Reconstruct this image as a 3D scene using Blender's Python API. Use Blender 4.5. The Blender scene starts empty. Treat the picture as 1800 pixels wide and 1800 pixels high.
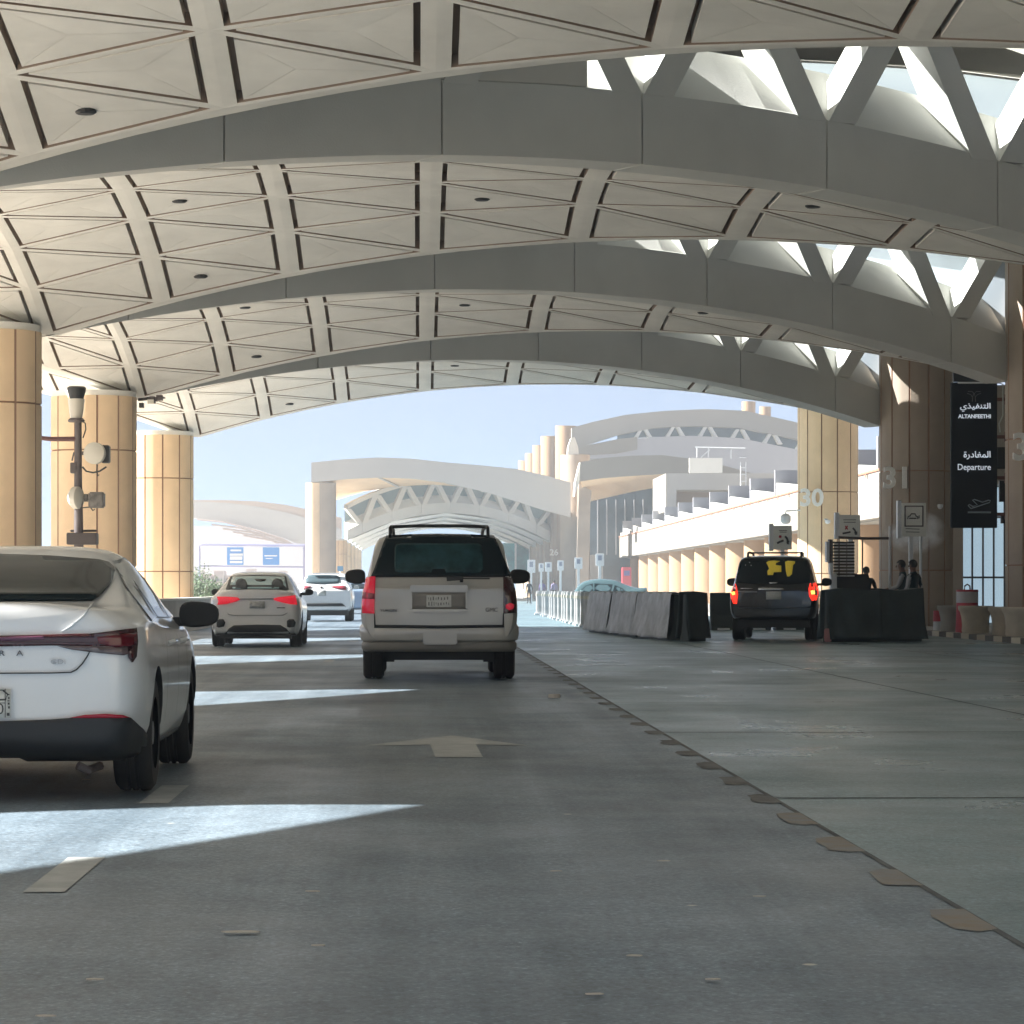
import bpy, bmesh, math, random
from math import sin, cos, pi, sqrt, radians as R
from mathutils import Vector, Matrix
from mathutils.bvhtree import BVHTree
from mathutils.geometry import delaunay_2d_cdt
random.seed(7)
SC = bpy.context.scene
COL = SC.collection

# ---------------------------------------------------------------- camera, sky, sun, exposure
CZ = 1.17                      # camera height
F = 5300.0                     # focal length in photo pixels (1800 px wide)
VX, VY = 735.0, 1035.0         # vanishing point of the road in the photo
cam_d = bpy.data.cameras.new('camera'); cam = bpy.data.objects.new('camera', cam_d); COL.objects.link(cam)
cam.location = (0, 0, CZ); cam.rotation_euler = (R(90), 0, 0)
cam_d.sensor_width = 36; cam_d.lens = 36*F/1800
cam_d.shift_x = (900-VX)/1800; cam_d.shift_y = (VY-900)/1800
cam_d.clip_start = 0.1; cam_d.clip_end = 6000
SC.camera = cam
SUN_EL = 36.5
SUN_DIR = Vector((1, -0.055, 0)).normalized()*cos(R(SUN_EL)) + Vector((0, 0, -sin(R(SUN_EL))))   # travel direction
world = bpy.data.worlds.new('World'); SC.world = world; world.use_nodes = True
wn = world.node_tree; wn.nodes.clear()
wo = wn.nodes.new('ShaderNodeOutputWorld'); wb = wn.nodes.new('ShaderNodeBackground'); sk = wn.nodes.new('ShaderNodeTexSky')
sk.sky_type = 'NISHITA'; sk.sun_disc = False; sk.sun_elevation = R(SUN_EL)
sk.sun_rotation = math.atan2(-SUN_DIR.x, -SUN_DIR.y)
sk.altitude = 2200; sk.dust_density = 0.3; sk.air_density = .32; sk.ozone_density = 1.5
wb.inputs['Strength'].default_value = 0.05
tint = wn.nodes.new('ShaderNodeMix'); tint.data_type = 'RGBA'; tint.blend_type = 'MULTIPLY'; tint.inputs[0].default_value = 1
tint.inputs[7].default_value = (.80, .70, .60, 1)      # dust dims and greys the sky
wn.links.new(sk.outputs[0], tint.inputs[6]); wn.links.new(tint.outputs[2], wb.inputs[0]); wn.links.new(wb.outputs[0], wo.inputs[0])
sd = bpy.data.lights.new('sun', 'SUN'); so = bpy.data.objects.new('sun', sd); COL.objects.link(so)
sd.energy = 5.0; sd.angle = R(0.5); sd.color = (1, .915, .775)
so.rotation_euler = SUN_DIR.to_track_quat('-Z', 'Y').to_euler(); so.location = (-60, 0, 60)
SC.view_settings.view_transform = 'Standard'; SC.view_settings.look = 'None'
SC.view_settings.exposure = 2.28; SC.view_settings.use_white_balance = True; SC.view_settings.white_balance_temperature = 5800; SC.view_settings.gamma = 1
SC.cycles.max_bounces = 10; SC.cycles.diffuse_bounces = 6; SC.cycles.volume_bounces = 2
SC.cycles.use_denoising = True
SC.cycles.volume_step_rate = 2.0; SC.cycles.volume_max_steps = 64
SC.cycles.caustics_reflective = False; SC.cycles.caustics_refractive = False

# ---------------------------------------------------------------- materials
MATS = {}
def mat(name, col, rough=.6, metal=0, var=0, scale=3, bump=0, bscale=60, spec=.5, emit=None, es=1, stretch=None, col2=None, coat=0, rvar=0):
    if name in MATS: return MATS[name]
    m = bpy.data.materials.new(name); m.use_nodes = True; nt = m.node_tree; b = nt.nodes['Principled BSDF']
    b.inputs['Base Color'].default_value = (*col, 1); b.inputs['Roughness'].default_value = rough
    b.inputs['Metallic'].default_value = metal; b.inputs['Specular IOR Level'].default_value = spec
    if coat: b.inputs['Coat Weight'].default_value = coat; b.inputs['Coat Roughness'].default_value = .04
    if emit: b.inputs['Emission Color'].default_value = (*emit, 1); b.inputs['Emission Strength'].default_value = es
    if var or bump or rvar:
        tc = nt.nodes.new('ShaderNodeTexCoord'); mp = nt.nodes.new('ShaderNodeMapping')
        nt.links.new(tc.outputs['Object'], mp.inputs['Vector'])
        if stretch: mp.inputs['Scale'].default_value = stretch
    if var or rvar:
        n = nt.nodes.new('ShaderNodeTexNoise'); n.inputs['Scale'].default_value = scale; n.inputs['Detail'].default_value = 6
        n.inputs['Roughness'].default_value = .62
        nt.links.new(mp.outputs[0], n.inputs['Vector'])
    if var:
        r = nt.nodes.new('ShaderNodeValToRGB'); r.color_ramp.elements[0].position = .3; r.color_ramp.elements[1].position = .7
        c2 = col2 or tuple(min(1, c*(1+var)) for c in col)
        r.color_ramp.elements[0].color = (*[c*(1-var) for c in col], 1); r.color_ramp.elements[1].color = (*c2, 1)
        nt.links.new(n.outputs[0], r.inputs[0]); nt.links.new(r.outputs[0], b.inputs['Base Color'])
    if rvar:
        mr = nt.nodes.new('ShaderNodeMapRange'); mr.inputs['To Min'].default_value = max(0, rough-rvar); mr.inputs['To Max'].default_value = rough+rvar
        mr.inputs['From Min'].default_value = .3; mr.inputs['From Max'].default_value = .7
        nt.links.new(n.outputs[0], mr.inputs[0]); nt.links.new(mr.outputs[0], b.inputs['Roughness'])
    if bump:
        n2 = nt.nodes.new('ShaderNodeTexNoise'); n2.inputs['Scale'].default_value = bscale; n2.inputs['Detail'].default_value = 4
        nt.links.new(mp.outputs[0], n2.inputs['Vector'])
        bp = nt.nodes.new('ShaderNodeBump'); bp.inputs['Strength'].default_value = bump; bp.inputs['Distance'].default_value = .02
        nt.links.new(n2.outputs[0], bp.inputs['Height']); nt.links.new(bp.outputs[0], b.inputs['Normal'])
    MATS[name] = m; return m

def road_mat(name, dark, light, fleck, streak=(.35, .05), rough=.5, stain=.35, band=False):
    """worn surface: long soft streaks, patches, fine aggregate"""
    m = bpy.data.materials.new(name); m.use_nodes = True; nt = m.node_tree; b = nt.nodes['Principled BSDF']
    L = nt.links.new; N = nt.nodes.new
    tc = N('ShaderNodeTexCoord')
    def noise(scale, sx, sy, det=5, rg=.6, dist=0):
        mp = N('ShaderNodeMapping'); mp.inputs['Scale'].default_value = (sx, sy, 1); L(tc.outputs['Object'], mp.inputs[0])
        n = N('ShaderNodeTexNoise'); n.inputs['Scale'].default_value = scale; n.inputs['Detail'].default_value = det
        n.inputs['Roughness'].default_value = rg; n.inputs['Distortion'].default_value = dist
        L(mp.outputs[0], n.inputs['Vector']); return n.outputs[0]
    def ramp(src, p0, p1, c0, c1):
        r = N('ShaderNodeValToRGB'); r.color_ramp.elements[0].position = p0; r.color_ramp.elements[1].position = p1
        r.color_ramp.elements[0].color = (*c0, 1); r.color_ramp.elements[1].color = (*c1, 1); L(src, r.inputs[0]); return r.outputs[0]
    def mix(f, a, bb, mode='MIX'):
        x = N('ShaderNodeMix'); x.data_type = 'RGBA'; x.blend_type = mode
        if isinstance(f, float): x.inputs[0].default_value = f
        else: L(f, x.inputs[0])
        L(a, x.inputs[6]); L(bb, x.inputs[7]); return x.outputs[2]
    lanes = ramp(noise(1, *((.10, .55) if band else (streak[0]*5, streak[1])), 6, .65, .4), .37, .64, dark, light)
    pat = ramp(noise(.33, 1, .8, 7, .62, .3), .35, .62, (1-stain,)*3, (1, 1, 1))
    c = mix(1.0, lanes, pat, 'MULTIPLY')
    small = ramp(noise(3.0, 1, .7, 6, .7), .3, .7, (.8, .8, .8), (1.1, 1.1, 1.1)); c = mix(1.0, c, small, 'MULTIPLY')
    grain = ramp(noise(30, 1, .6, 5, .85), .3, .72, (.42, .42, .42), (1.55, 1.55, 1.55)); c = mix(1.0, c, grain, 'MULTIPLY')
    vs_ = N('ShaderNodeTexVoronoi'); vs_.inputs['Scale'].default_value = 34; L(tc.outputs['Object'], vs_.inputs['Vector'])
    c = mix(1.0, c, ramp(vs_.outputs['Distance'], .10, .34, (1.5, 1.5, 1.5), (.9, .9, .9)), 'MULTIPLY')
    fl = N('ShaderNodeTexVoronoi'); fl.inputs['Scale'].default_value = 1.1; fl.inputs['Randomness'].default_value = 1
    mp = N('ShaderNodeMapping'); mp.inputs['Scale'].default_value = (1, .9, 1); L(tc.outputs['Object'], mp.inputs[0]); L(mp.outputs[0], fl.inputs['Vector'])
    fr = ramp(fl.outputs['Distance'], .018, .03, (1, 1, 1), (0, 0, 0))
    fcol = N('ShaderNodeRGB'); fcol.outputs[0].default_value = (*fleck, 1)
    c = mix(fr, c, fcol.outputs[0])
    L(c, b.inputs['Base Color'])
    mr = N('ShaderNodeMapRange'); mr.inputs['From Min'].default_value = .3; mr.inputs['From Max'].default_value = .7
    mr.inputs['To Min'].default_value = rough-.13; mr.inputs['To Max'].default_value = rough+.16
    L(noise(.5, 1, .6, 6, .65), mr.inputs[0]); L(mr.outputs[0], b.inputs['Roughness'])
    bp = N('ShaderNodeBump'); bp.inputs['Strength'].default_value = .35; bp.inputs['Distance'].default_value = .006
    L(noise(70, 1, 1, 3, .7), bp.inputs['Height']); L(bp.outputs[0], b.inputs['Normal'])
    return m

M_soffit = mat('soffit concrete', (.80, .785, .73), .75, var=.10, scale=.8, bump=.05, bscale=30)
M_slot = mat('dark joint', (.28, .215, .17), .9)
M_beam = mat('beam concrete', (.66, .67, .64), .85, var=.10, scale=.35, bump=.22, bscale=45)
M_white = mat('pale precast', (.66, .65, .60), .8, var=.04, scale=.6)
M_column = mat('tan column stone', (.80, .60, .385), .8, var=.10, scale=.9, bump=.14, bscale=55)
M_colr = mat('shaded column stone', (.37, .31, .25), .8, var=.12, scale=.7, bump=.14, bscale=55)  # darker copy of the tan stone; shade under the roof put into colour
M_joint = mat('column joint', (.34, .21, .145), .9)
M_num = mat('number enamel', (.95, .94, .90), .45)
M_asph = road_mat('asphalt', (.15, .20, .25), (.27, .34, .41), (.6, .58, .5), rough=.42)
M_slab = road_mat('worn concrete', (.165, .245, .28), (.31, .43, .475), (.5, .5, .45), rough=.34, stain=.3, band=True)
M_ground = mat('desert ground', (.60, .54, .46), .95, var=.15, scale=.02)
M_paint = mat('road paint', (.36, .39, .40), .7, var=.15, scale=4, col2=(.46, .48, .48))
M_painto = mat('faded ochre paint', (.31, .26, .20), .75, var=.15, scale=6, col2=(.25, .265, .28))
M_paintd = mat('dark kerb paint', (.10, .095, .09), .7, var=.15, scale=3, col2=(.19, .195, .20))
M_black = mat('black plastic', (.018, .020, .023), .55)
M_rubber = mat('tyre rubber', (.02, .021, .023), .8, var=.2, scale=20)
M_glass = mat('tinted car glass', (.010, .018, .022), .12, spec=.16)
M_glass2 = mat('cabin seen through glass', (.018, .055, .062), .12, var=.7, scale=2.2, spec=.3)
M_steel = mat('dark steel', (.09, .075, .075), .6, var=.2, scale=8)
M_chrome = mat('chrome', (.75, .75, .75), .18, metal=1)
M_signw = mat('pale sign face', (.82, .82, .76), .5)
M_ink = mat('sign ink', (.06, .06, .06), .6)
M_galv = mat('white painted steel', (.74, .76, .78), .5)

# ---------------------------------------------------------------- mesh helpers
def tag(o, label=None, cat=None, group=None, kind=None):
    if label: o['label'] = label
    if cat: o['category'] = cat
    if group: o['group'] = group
    if kind: o['kind'] = kind
    return o
def thing(name, label, cat, loc=(0, 0, 0), rz=0, group=None):
    o = bpy.data.objects.new(name, None); COL.objects.link(o); o.empty_display_size = .3
    o.location = loc; o.rotation_euler = (0, 0, rz)
    o['_m'] = 1; del o['_m']
    return tag(o, label, cat, group)
def wmat(o):
    m = Matrix.LocRotScale(o.location, o.rotation_euler, o.scale)
    return wmat(o.parent) @ m if o.parent else m
class MB:
    def __init__(s): s.v = []; s.f = []; s.mi = []; s.m = 0
    def add(s, vs, fs):
        n = len(s.v); s.v += [Vector(v) for v in vs]; s.f += [[i+n for i in f] for f in fs]; s.mi += [s.m]*len(fs); return s
    def box(s, x0, x1, y0, y1, z0, z1):
        return s.add([(x0, y0, z0), (x1, y0, z0), (x1, y1, z0), (x0, y1, z0), (x0, y0, z1), (x1, y0, z1), (x1, y1, z1), (x0, y1, z1)],
                     [(0, 3, 2, 1), (4, 5, 6, 7), (0, 1, 5, 4), (1, 2, 6, 5), (2, 3, 7, 6), (3, 0, 4, 7)])
    def bar(s, a, b, w, h=None, up=(0, 0, 1)):
        a, b = Vector(a), Vector(b); d = (b-a).normalized(); h = h or w; u = Vector(up)
        if abs(d.dot(u)) > .98: u = Vector((0, 1, 0))
        sx = d.cross(u).normalized()*w/2; sz = sx.cross(d).normalized()*h/2
        return s.add([a-sx-sz, a+sx-sz, a+sx+sz, a-sx+sz, b-sx-sz, b+sx-sz, b+sx+sz, b-sx+sz],
                     [(0, 1, 2, 3), (7, 6, 5, 4), (0, 4, 5, 1), (1, 5, 6, 2), (2, 6, 7, 3), (3, 7, 4, 0)])
    def tube(s, pts, r, n=8, caps=True):
        pts = [Vector(p) for p in pts]; rr = r if isinstance(r, (list, tuple)) else [r]*len(pts); vs = []; fs = []
        for i, p in enumerate(pts):
            d = (pts[min(i+1, len(pts)-1)]-pts[max(i-1, 0)]).normalized()
            u = Vector((0, 0, 1)) if abs(d.z) < .9 else Vector((1, 0, 0))
            a = d.cross(u).normalized(); b = a.cross(d).normalized()
            for k in range(n): t = 2*pi*k/n; vs.append(p+a*cos(t)*rr[i]+b*sin(t)*rr[i])
        for i in range(len(pts)-1):
            for k in range(n): fs.append((i*n+k, i*n+(k+1) % n, (i+1)*n+(k+1) % n, (i+1)*n+k))
        if caps: fs.append(tuple(range(n-1, -1, -1))); fs.append(tuple((len(pts)-1)*n+k for k in range(n)))
        return s.add(vs, fs)
    def lathe(s, prof, c=(0, 0, 0), n=24, axis='z', a0=0, a1=2*pi):
        vs = []; fs = []; c = Vector(c); full = abs(a1-a0-2*pi) < 1e-6; m = n if full else n+1
        for r, h in prof:
            for k in range(m):
                t = a0+(a1-a0)*k/n
                p = {'z': (r*cos(t), r*sin(t), h), 'x': (h, r*cos(t), r*sin(t)), 'y': (r*sin(t), h, r*cos(t))}[axis]
                vs.append(c+Vector(p))
        for i in range(len(prof)-1):
            for k in range(n): fs.append((i*m+k, i*m+(k+1) % m, (i+1)*m+(k+1) % m, (i+1)*m+k))
        return s.add(vs, fs)
    def prism(s, poly, depth):
        """poly: 3-D outline; extruded by vector depth"""
        n = len(poly); p = [Vector(q) for q in poly]; d = Vector(depth)
        return s.add(p+[q+d for q in p], [tuple(range(n)), tuple(range(2*n-1, n-1, -1))]+[(i, (i+1) % n+0, (i+1) % n+n, i+n)[::-1] for i in range(n)])
    def build(s, name, m, parent=None, smooth=False, label=None, group=None, recalc=True, bevel=0):
        me = bpy.data.meshes.new(name); vs = s.v
        if parent is not None:
            inv = wmat(parent).inverted(); vs = [inv @ v for v in vs]
        me.from_pydata([tuple(v) for v in vs], [], s.f)
        for mm in (m if isinstance(m, (list, tuple)) else [m]): me.materials.append(mm)
        for i, p in enumerate(me.polygons): p.material_index = s.mi[i]
        if recalc or bevel:
            bm = bmesh.new(); bm.from_mesh(me)
            bmesh.ops.recalc_face_normals(bm, faces=bm.faces)
            if bevel:
                bmesh.ops.bevel(bm, geom=[e for e in bm.edges if e.calc_face_angle(0) > .5], offset=bevel, segments=2, affect='EDGES', clamp_overlap=True)
            bm.to_mesh(me); bm.free()
        if smooth:
            for p in me.polygons: p.use_smooth = True
            me.set_sharp_from_angle(angle=R(38 if smooth is True else smooth))
        o = bpy.data.objects.new(name, me); COL.objects.link(o)
        if parent is not None: o.parent = parent
        return tag(o, label, None, group)
def P(px, py, Y): return Vector(((px-VX)*Y/F, Y, CZ+(VY-py)*Y/F))
def plate(poly_px, Y, depth):
    """solid slab standing at distance Y, real thickness along the road"""
    return MB().prism([P(x, y, Y) for x, y in poly_px], (0, depth, 0))
def strip(mb, top, bot, Y, depth):
    """arch-shaped slab between two outlines given left to right"""
    poly = [P(x, y, Y) for x, y in top]+[P(x, y, Y) for x, y in reversed(bot)]
    n = len(top)
    for i in range(n-1):
        a, b, c, d = P(*top[i], Y), P(*top[i+1], Y), P(*bot[i+1], Y), P(*bot[i], Y)
        mb.prism([a, d, c, b], (0, depth, 0))
    return mb
def text_mb(txt, size, origin, depth=.02, bold=0, xdir=(1, 0, 0), align='LEFT', width=1.0):
    cu = bpy.data.curves.new('t', 'FONT'); cu.body = txt; cu.size = size; cu.extrude = depth/2; cu.offset = bold; cu.align_x = align; cu.resolution_u = 3
    o = bpy.data.objects.new('t', cu); COL.objects.link(o)
    dg = bpy.context.evaluated_depsgraph_get(); dg.update(); me = bpy.data.meshes.new_from_object(o.evaluated_get(dg))
    mb = MB(); X = Vector(xdir); og = Vector(origin); Nn = X.cross(Vector((0, 0, 1)))
    mb.add([og+X*v.co.x*width+Vector((0, 0, 1))*v.co.y+Nn*v.co.z for v in me.vertices], [tuple(p.vertices) for p in me.polygons])
    bpy.data.objects.remove(o); bpy.data.curves.remove(cu); bpy.data.meshes.remove(me)
    return mb

# ---------------------------------------------------------------- ground and roads
def sheet(name, x0, x1, y0, y1, z, m, kind='structure'):
    mb = MB().add([(x0, y0, z), (x1, y0, z), (x1, y1, z), (x0, y1, z)], [(0, 1, 2, 3)])
    o = mb.build(name, m, recalc=False); o['kind'] = kind; return o
sheet('ground', -2500, 2500, -300, 4500, -.012, M_ground)
sheet('road', -6.3, 1.97, -60, 420, .0, M_asph)
sheet('drop_off_lane', 1.97, 12.8, -60, 420, .0, M_slab)
mb = MB().box(12.95, 32, -60, 420, -.01, .10); o = mb.build('pavement', mat('pavement stone', (.36, .35, .33), .7, var=.1, scale=1.5)); o['kind'] = 'structure'

# lane markings: dashes, arrow, edge blocks
mb = MB()
def flat(mb, pts, z=.004): mb.add([(x, y, z) for x, y in pts], [tuple(range(len(pts)))])
for y in [2, 6.8, 11.6, 16.4]+[48+9*i for i in range(30)]:
    flat(mb, [(-1.52, y), (-1.36, y), (-1.36, y+1.5), (-1.52, y+1.5)])
o = mb.build('lane_dashes', M_paint, recalc=False); o['kind'] = 'structure'
mb = MB()
flat(mb, [(.12, 20.9), (.45, 20.9), (.43, 22.6), (.82, 22.45), (.27, 24.0), (-.40, 22.45), (.09, 22.6)])
flat(mb, [(.12, 60.9), (.45, 60.9), (.43, 62.6), (.82, 62.45), (.27, 64.0), (-.40, 62.45), (.09, 62.6)])
o = mb.build('lane_arrows', M_paint, recalc=False); o['kind'] = 'structure'
for nm, m, off in (('ochre_edge_blocks', M_painto, 0), ('dark_edge_blocks', M_paintd, 1)):
    mb = MB()
    for i in range(0, 120):
        dark = (i >= 4)
        if dark != bool(off): continue
        y = 10.3+1.55*i-(0 if i < 4 else .1); w = random.uniform(.8, .95) if i < 8 else .8
        u_ = random.uniform; w *= .85; flat(mb, [(1.85+u_(-.02, .02), y+u_(0, .08)), (1.91, y+u_(-.05, .02)), (1.99, y+u_(0, .1)), (1.985, y+w*.5), (1.99, y+w-u_(0, .08)), (1.93, y+w+u_(-.05, .04)), (1.86, y+w-u_(.02, .1)), (1.84+u_(-.015, .03), y+w*.6), (1.82+u_(0, .04), y+w*.3)], .004)
    o = mb.build(nm, m, recalc=False); o['kind'] = 'structure'
mb = MB(); flat(mb, [(1.965, 5), (1.995, 5), (1.995, 420), (1.965, 420)], .0025)
o = mb.build('edge_seam', mat('dark seam', (.075, .08, .085), .7, var=.4, scale=1.5, col2=(.15, .16, .17)), recalc=False); o['kind'] = 'structure'
# patches and tar seams across the slab
mb = MB()
for y in (16.8, 24.5, 31.0, 39.0, 47.5, 52.0, 60.5, 74): flat(mb, [(1.95, y), (12.8, y+.3), (12.8, y+.36), (1.95, y+.05)], .003)
for x in (5.6, 9.2): flat(mb, [(x, 5), (x+.03, 5), (x+.03, 140), (x, 140)], .0035)
o = mb.build('slab_joints', mat('joint filler', (.07, .075, .075), .7), recalc=False); o['kind'] = 'structure'

# painted kerb of alternating blocks
kt = thing('kerb', 'low kerb of alternating cream and dark blocks along the right pavement', 'kerb', (12.87, 70, 0))
for nm, k0, m in (('pale_blocks', 0, mat('kerb cream', (.62, .56, .44), .7)), ('dark_blocks', 1, mat('kerb dark', (.10, .085, .07), .7))):
    mb = MB()
    for i in range(k0, 170, 2):
        y = 12+i; mb.box(12.78, 12.96, y, y+.985, -.01, .125)
    mb.build(nm, m, kt)
# low parapet wall on the left
pw = thing('parapet_wall', 'low grey concrete parapet along the left edge of the road', 'wall', (-6.5, 60, 0))
M_par = mat('parapet concrete', (.46, .43, .39), .8, var=.12, scale=1.2)
mb = MB().box(-6.66, -6.36, -60, 420, -.01, .86); mb.build('wall', M_par, pw)
mb = MB().box(-6.72, -6.30, -60, 420, .862, .92); mb.build('coping', M_white, pw)

# ---------------------------------------------------------------- the canopy over the road
Hs = 4.7+CZ                     # springing height
PY = 18.7                       # bay length
XL, XR = -6.9, 13.35            # the two springing lines
def canopy(y_l1, y_r1, k0, k1, N, name, label, full=True, numbers=None, rise=5.68):
    root = thing(name, label, 'canopy', (0, y_l1, 0))
    Lp = lambda k: Vector((XL, y_l1+(k-1)*PY, 0)); Rp = lambda k: Vector((XR, y_r1+(k-1)*PY, 0))
    def shell_pt(A, B, C, a, b, c, lift=0):
        c2 = c-.165*c*(1-c)**2; f_ = (1-c2)/(1-c) if c < 1 else 1; a, b, c = a*f_, b*f_, c2
        p = A*a+B*b+C*c; return Vector((p.x, p.y, Hs+rise*(a*b+b*c+c*a)+lift))
    def tri_shell(A, B, C, nm, n, detail=True, lamps=()):
        """coffered triangular shell; ribs in three directions with recessed slots beside them"""
        mb = MB(); S = lambda a, b, c, l=0: shell_pt(A, B, C, a, b, c, l)
        Ls = [(B-C).length, (C-A).length, (A-B).length]
        area2 = abs((B-A).cross(C-A).z); hts = [area2/l for l in Ls]
        def inset(tri, d):
            # tri of barycentrics (cell); move d metres in from each edge
            ctr = [sum(t[i] for t in tri)/3 for i in range(3)]
            out = []
            cellh = [h/n for h in hts]
            for t in tri:
                # in cell-local barycentrics the vertex is (1,0,0) -> (1-d2-d3, d2, d3)
                j = tri.index(t); o1, o2 = tri[(j+1) % 3], tri[(j+2) % 3]
                def cl(u, v):  # weight of vertex u opposite edge
                    dd = [abs(u[i]-v[i]) for i in range(3)]; return dd
                # edge opposite vertex v is parallel to edge i where i = index of the differing-most component
                def hh(v, e1, e2):
                    i = max(range(3), key=lambda q: abs(v[q]-e1[q]) if abs(e1[q]-e2[q]) < 1e-9 else -1)
                    return d[i]/cellh[i]
                w1 = hh(o1, t, o2); w2 = hh(o2, t, o1); w0 = 1-w1-w2
                out.append(tuple(w0*t[i]+w1*o1[i]+w2*o2[i] for i in range(3)))
            return out
        cells = []
        for i in range(n):
            for j in range(n-i):
                k = n-1-i-j
                cells.append([((i+1)/n, j/n, k/n), (i/n, (j+1)/n, k/n), (i/n, j/n, (k+1)/n)])
                if k > 0: cells.append([((i+1)/n, (j+1)/n, (k-1)/n), (i/n, (j+1)/n, k/n), ((i+1)/n, j/n, k/n)])
        if not detail:
            for c in cells: mb.add([S(*q) for q in c], [(0, 1, 2)])
        else:
            d1, d2, up = (.065, .065, .175), (.125, .125, .255), .15
            for ci, c in enumerate(cells):
                T1 = inset(c, d1); T2 = inset(c, d2)
                p0 = [S(*q) for q in c]; p1 = [S(*q) for q in T1]; p1u = [S(*q, up) for q in T1]
                p2 = [S(*q) for q in T2]; p2u = [S(*q, up) for q in T2]
                mb.m = 0
                for e in range(3):
                    f = (e+1) % 3
                    mb.m = 0; mb.add([p0[e], p0[f], p1[f], p1[e]], [(0, 1, 2, 3)])
                    mb.m = 1; mb.add([p1[e], p1[f], p1u[f], p1u[e]], [(0, 1, 2, 3)])
                    mb.add([p1u[e], p1u[f], p2u[f], p2u[e]], [(0, 1, 2, 3)])
                    mb.m = 0; mb.add([p2u[e], p2u[f], p2[f], p2[e]], [(0, 1, 2, 3)])
                # panel: three leaves meeting at fine seams
                g = [sum(t[i] for t in T2)/3 for i in range(3)]; gc = S(*g, .0)
                mb.m = 0
                for e in range(3):
                    f = (e+1) % 3; a, b = p2[e], p2[f]; q = gc
                    ctr = (a+b+q)/3; s = .006
                    A1, B1, Q1 = a+(ctr-a)*s, b+(ctr-b)*s, q+(ctr-q)*s
                    mb.add([A1, B1, Q1], [(0, 1, 2)])
        mb.m = 0
        # roof slab over it
        for c in cells: mb.add([S(*q, .62) for q in c], [(0, 1, 2)])
        o = mb.build(nm, [M_soffit, M_slot], root, recalc=False)
        # edge bands: soffit lip plus rim
        mb = MB()
        for (U, V, W3) in ((A, B, C), (B, C, A), (C, A, B)):
            out = (U+V)/2-W3; nd = Vector(((V-U).y, -(V-U).x, 0)).normalized(); nd = nd if nd.dot(out) > 0 else -nd
            m_ = 24; pts = []
            for q in range(m_+1):
                t = q/m_; b = U*(1-t)+V*t; pts.append(Vector((b.x, b.y, Hs+rise*t*(1-t))))
            w = .36
            if (U is C and V is A) or (U is A and V is B): continue
            for q in range(m_):
                a, b = pts[q], pts[q+1]; z = Vector((0, 0, .62)); o1 = nd*w
                mb.add([a, b, b+o1, a+o1, a+z, b+z, b+o1+z, a+o1+z], [(0, 1, 2, 3), (4, 7, 6, 5), (3, 2, 6, 7)])
        mb.build('rim', M_soffit, o, recalc=False)
        # downlights
        for (a, b) in lamps:
            c_ = 1-a-b; p = S(a, b, c_)
            lm = MB().lathe([(.0, -.015), (.10, -.02), (.13, .0), (.13, .12)], (p.x, p.y, p.z-.01), 12); lm.build('downlight', M_black, o)
        return o
    lampset = [(x/24, y/24) for x, y in ((4, 4), (10, 4), (4, 10), (16, 4), (7, 13), (13, 7), (1, 19))] if full else []
    for k in range(k0, k1+1):
        A, B, C = Lp(k), Lp(k+1), Rp(k)
        near = full and k >= -1
        tri_shell(A, B, C, 'roof_shell', N, near, lampset if near else ())
        # outer shell left of the columns (its far edge lets the sun patches in)
        O = Vector((XL-16.6, B.y-25, 0))
        if full: tri_shell(A, B, O, 'outer_roof_shell', N, near)
        # high roof above the other triangle, on the clerestory
        B2, C2 = Lp(k+1), Rp(k+1)
        mb = MB(); n = 8
        for i in range(n):
            for j in range(n-i):
                kk = n-1-i-j
                cs = [[(i+1, j, kk), (i, j+1, kk), (i, j, kk+1)]]+([[(i+1, j+1, kk-1), (i, j+1, kk), (i+1, j, kk)]] if kk > 0 else [])
                for c in cs:
                    for l in (3.1, 3.6): mb.add([shell_pt(C, C2, B2, *[q/n for q in t], l) for t in c], [(0, 1, 2)])
        hr = mb.build('high_roof_shell', M_white if full else M_soffit, root, recalc=False)
        # added solid wall between shells, blocks light, coloured like the sky behind
        mb = MB()
        for q in range(20):
            t0, t1 = q/20, (q+1)/20; a, b = B2*(1-t0)+C*t0, B2*(1-t1)+C*t1
            za, zb = Hs+rise*t0*(1-t0), Hs+rise*t1*(1-t1)
            mb.add([(a.x, a.y+.4, za+.5), (b.x, b.y+.4, zb+.5), (b.x, b.y+.4, zb+3.12), (a.x, a.y+.4, za+3.12)], [(0, 1, 2, 3)])
        mb.build('sky_toned_block_wall', mat('pale blue grey wall', (.40, .46, .52), .6) if full else M_far, root, recalc=False)
        mb = MB().add([C+Vector((0, 0, Hs-.2)), C2+Vector((0, 0, Hs-.2)), C2+Vector((0, 0, Hs+3.4)), C+Vector((0, 0, Hs+3.4))], [(0, 1, 2, 3)])
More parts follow.
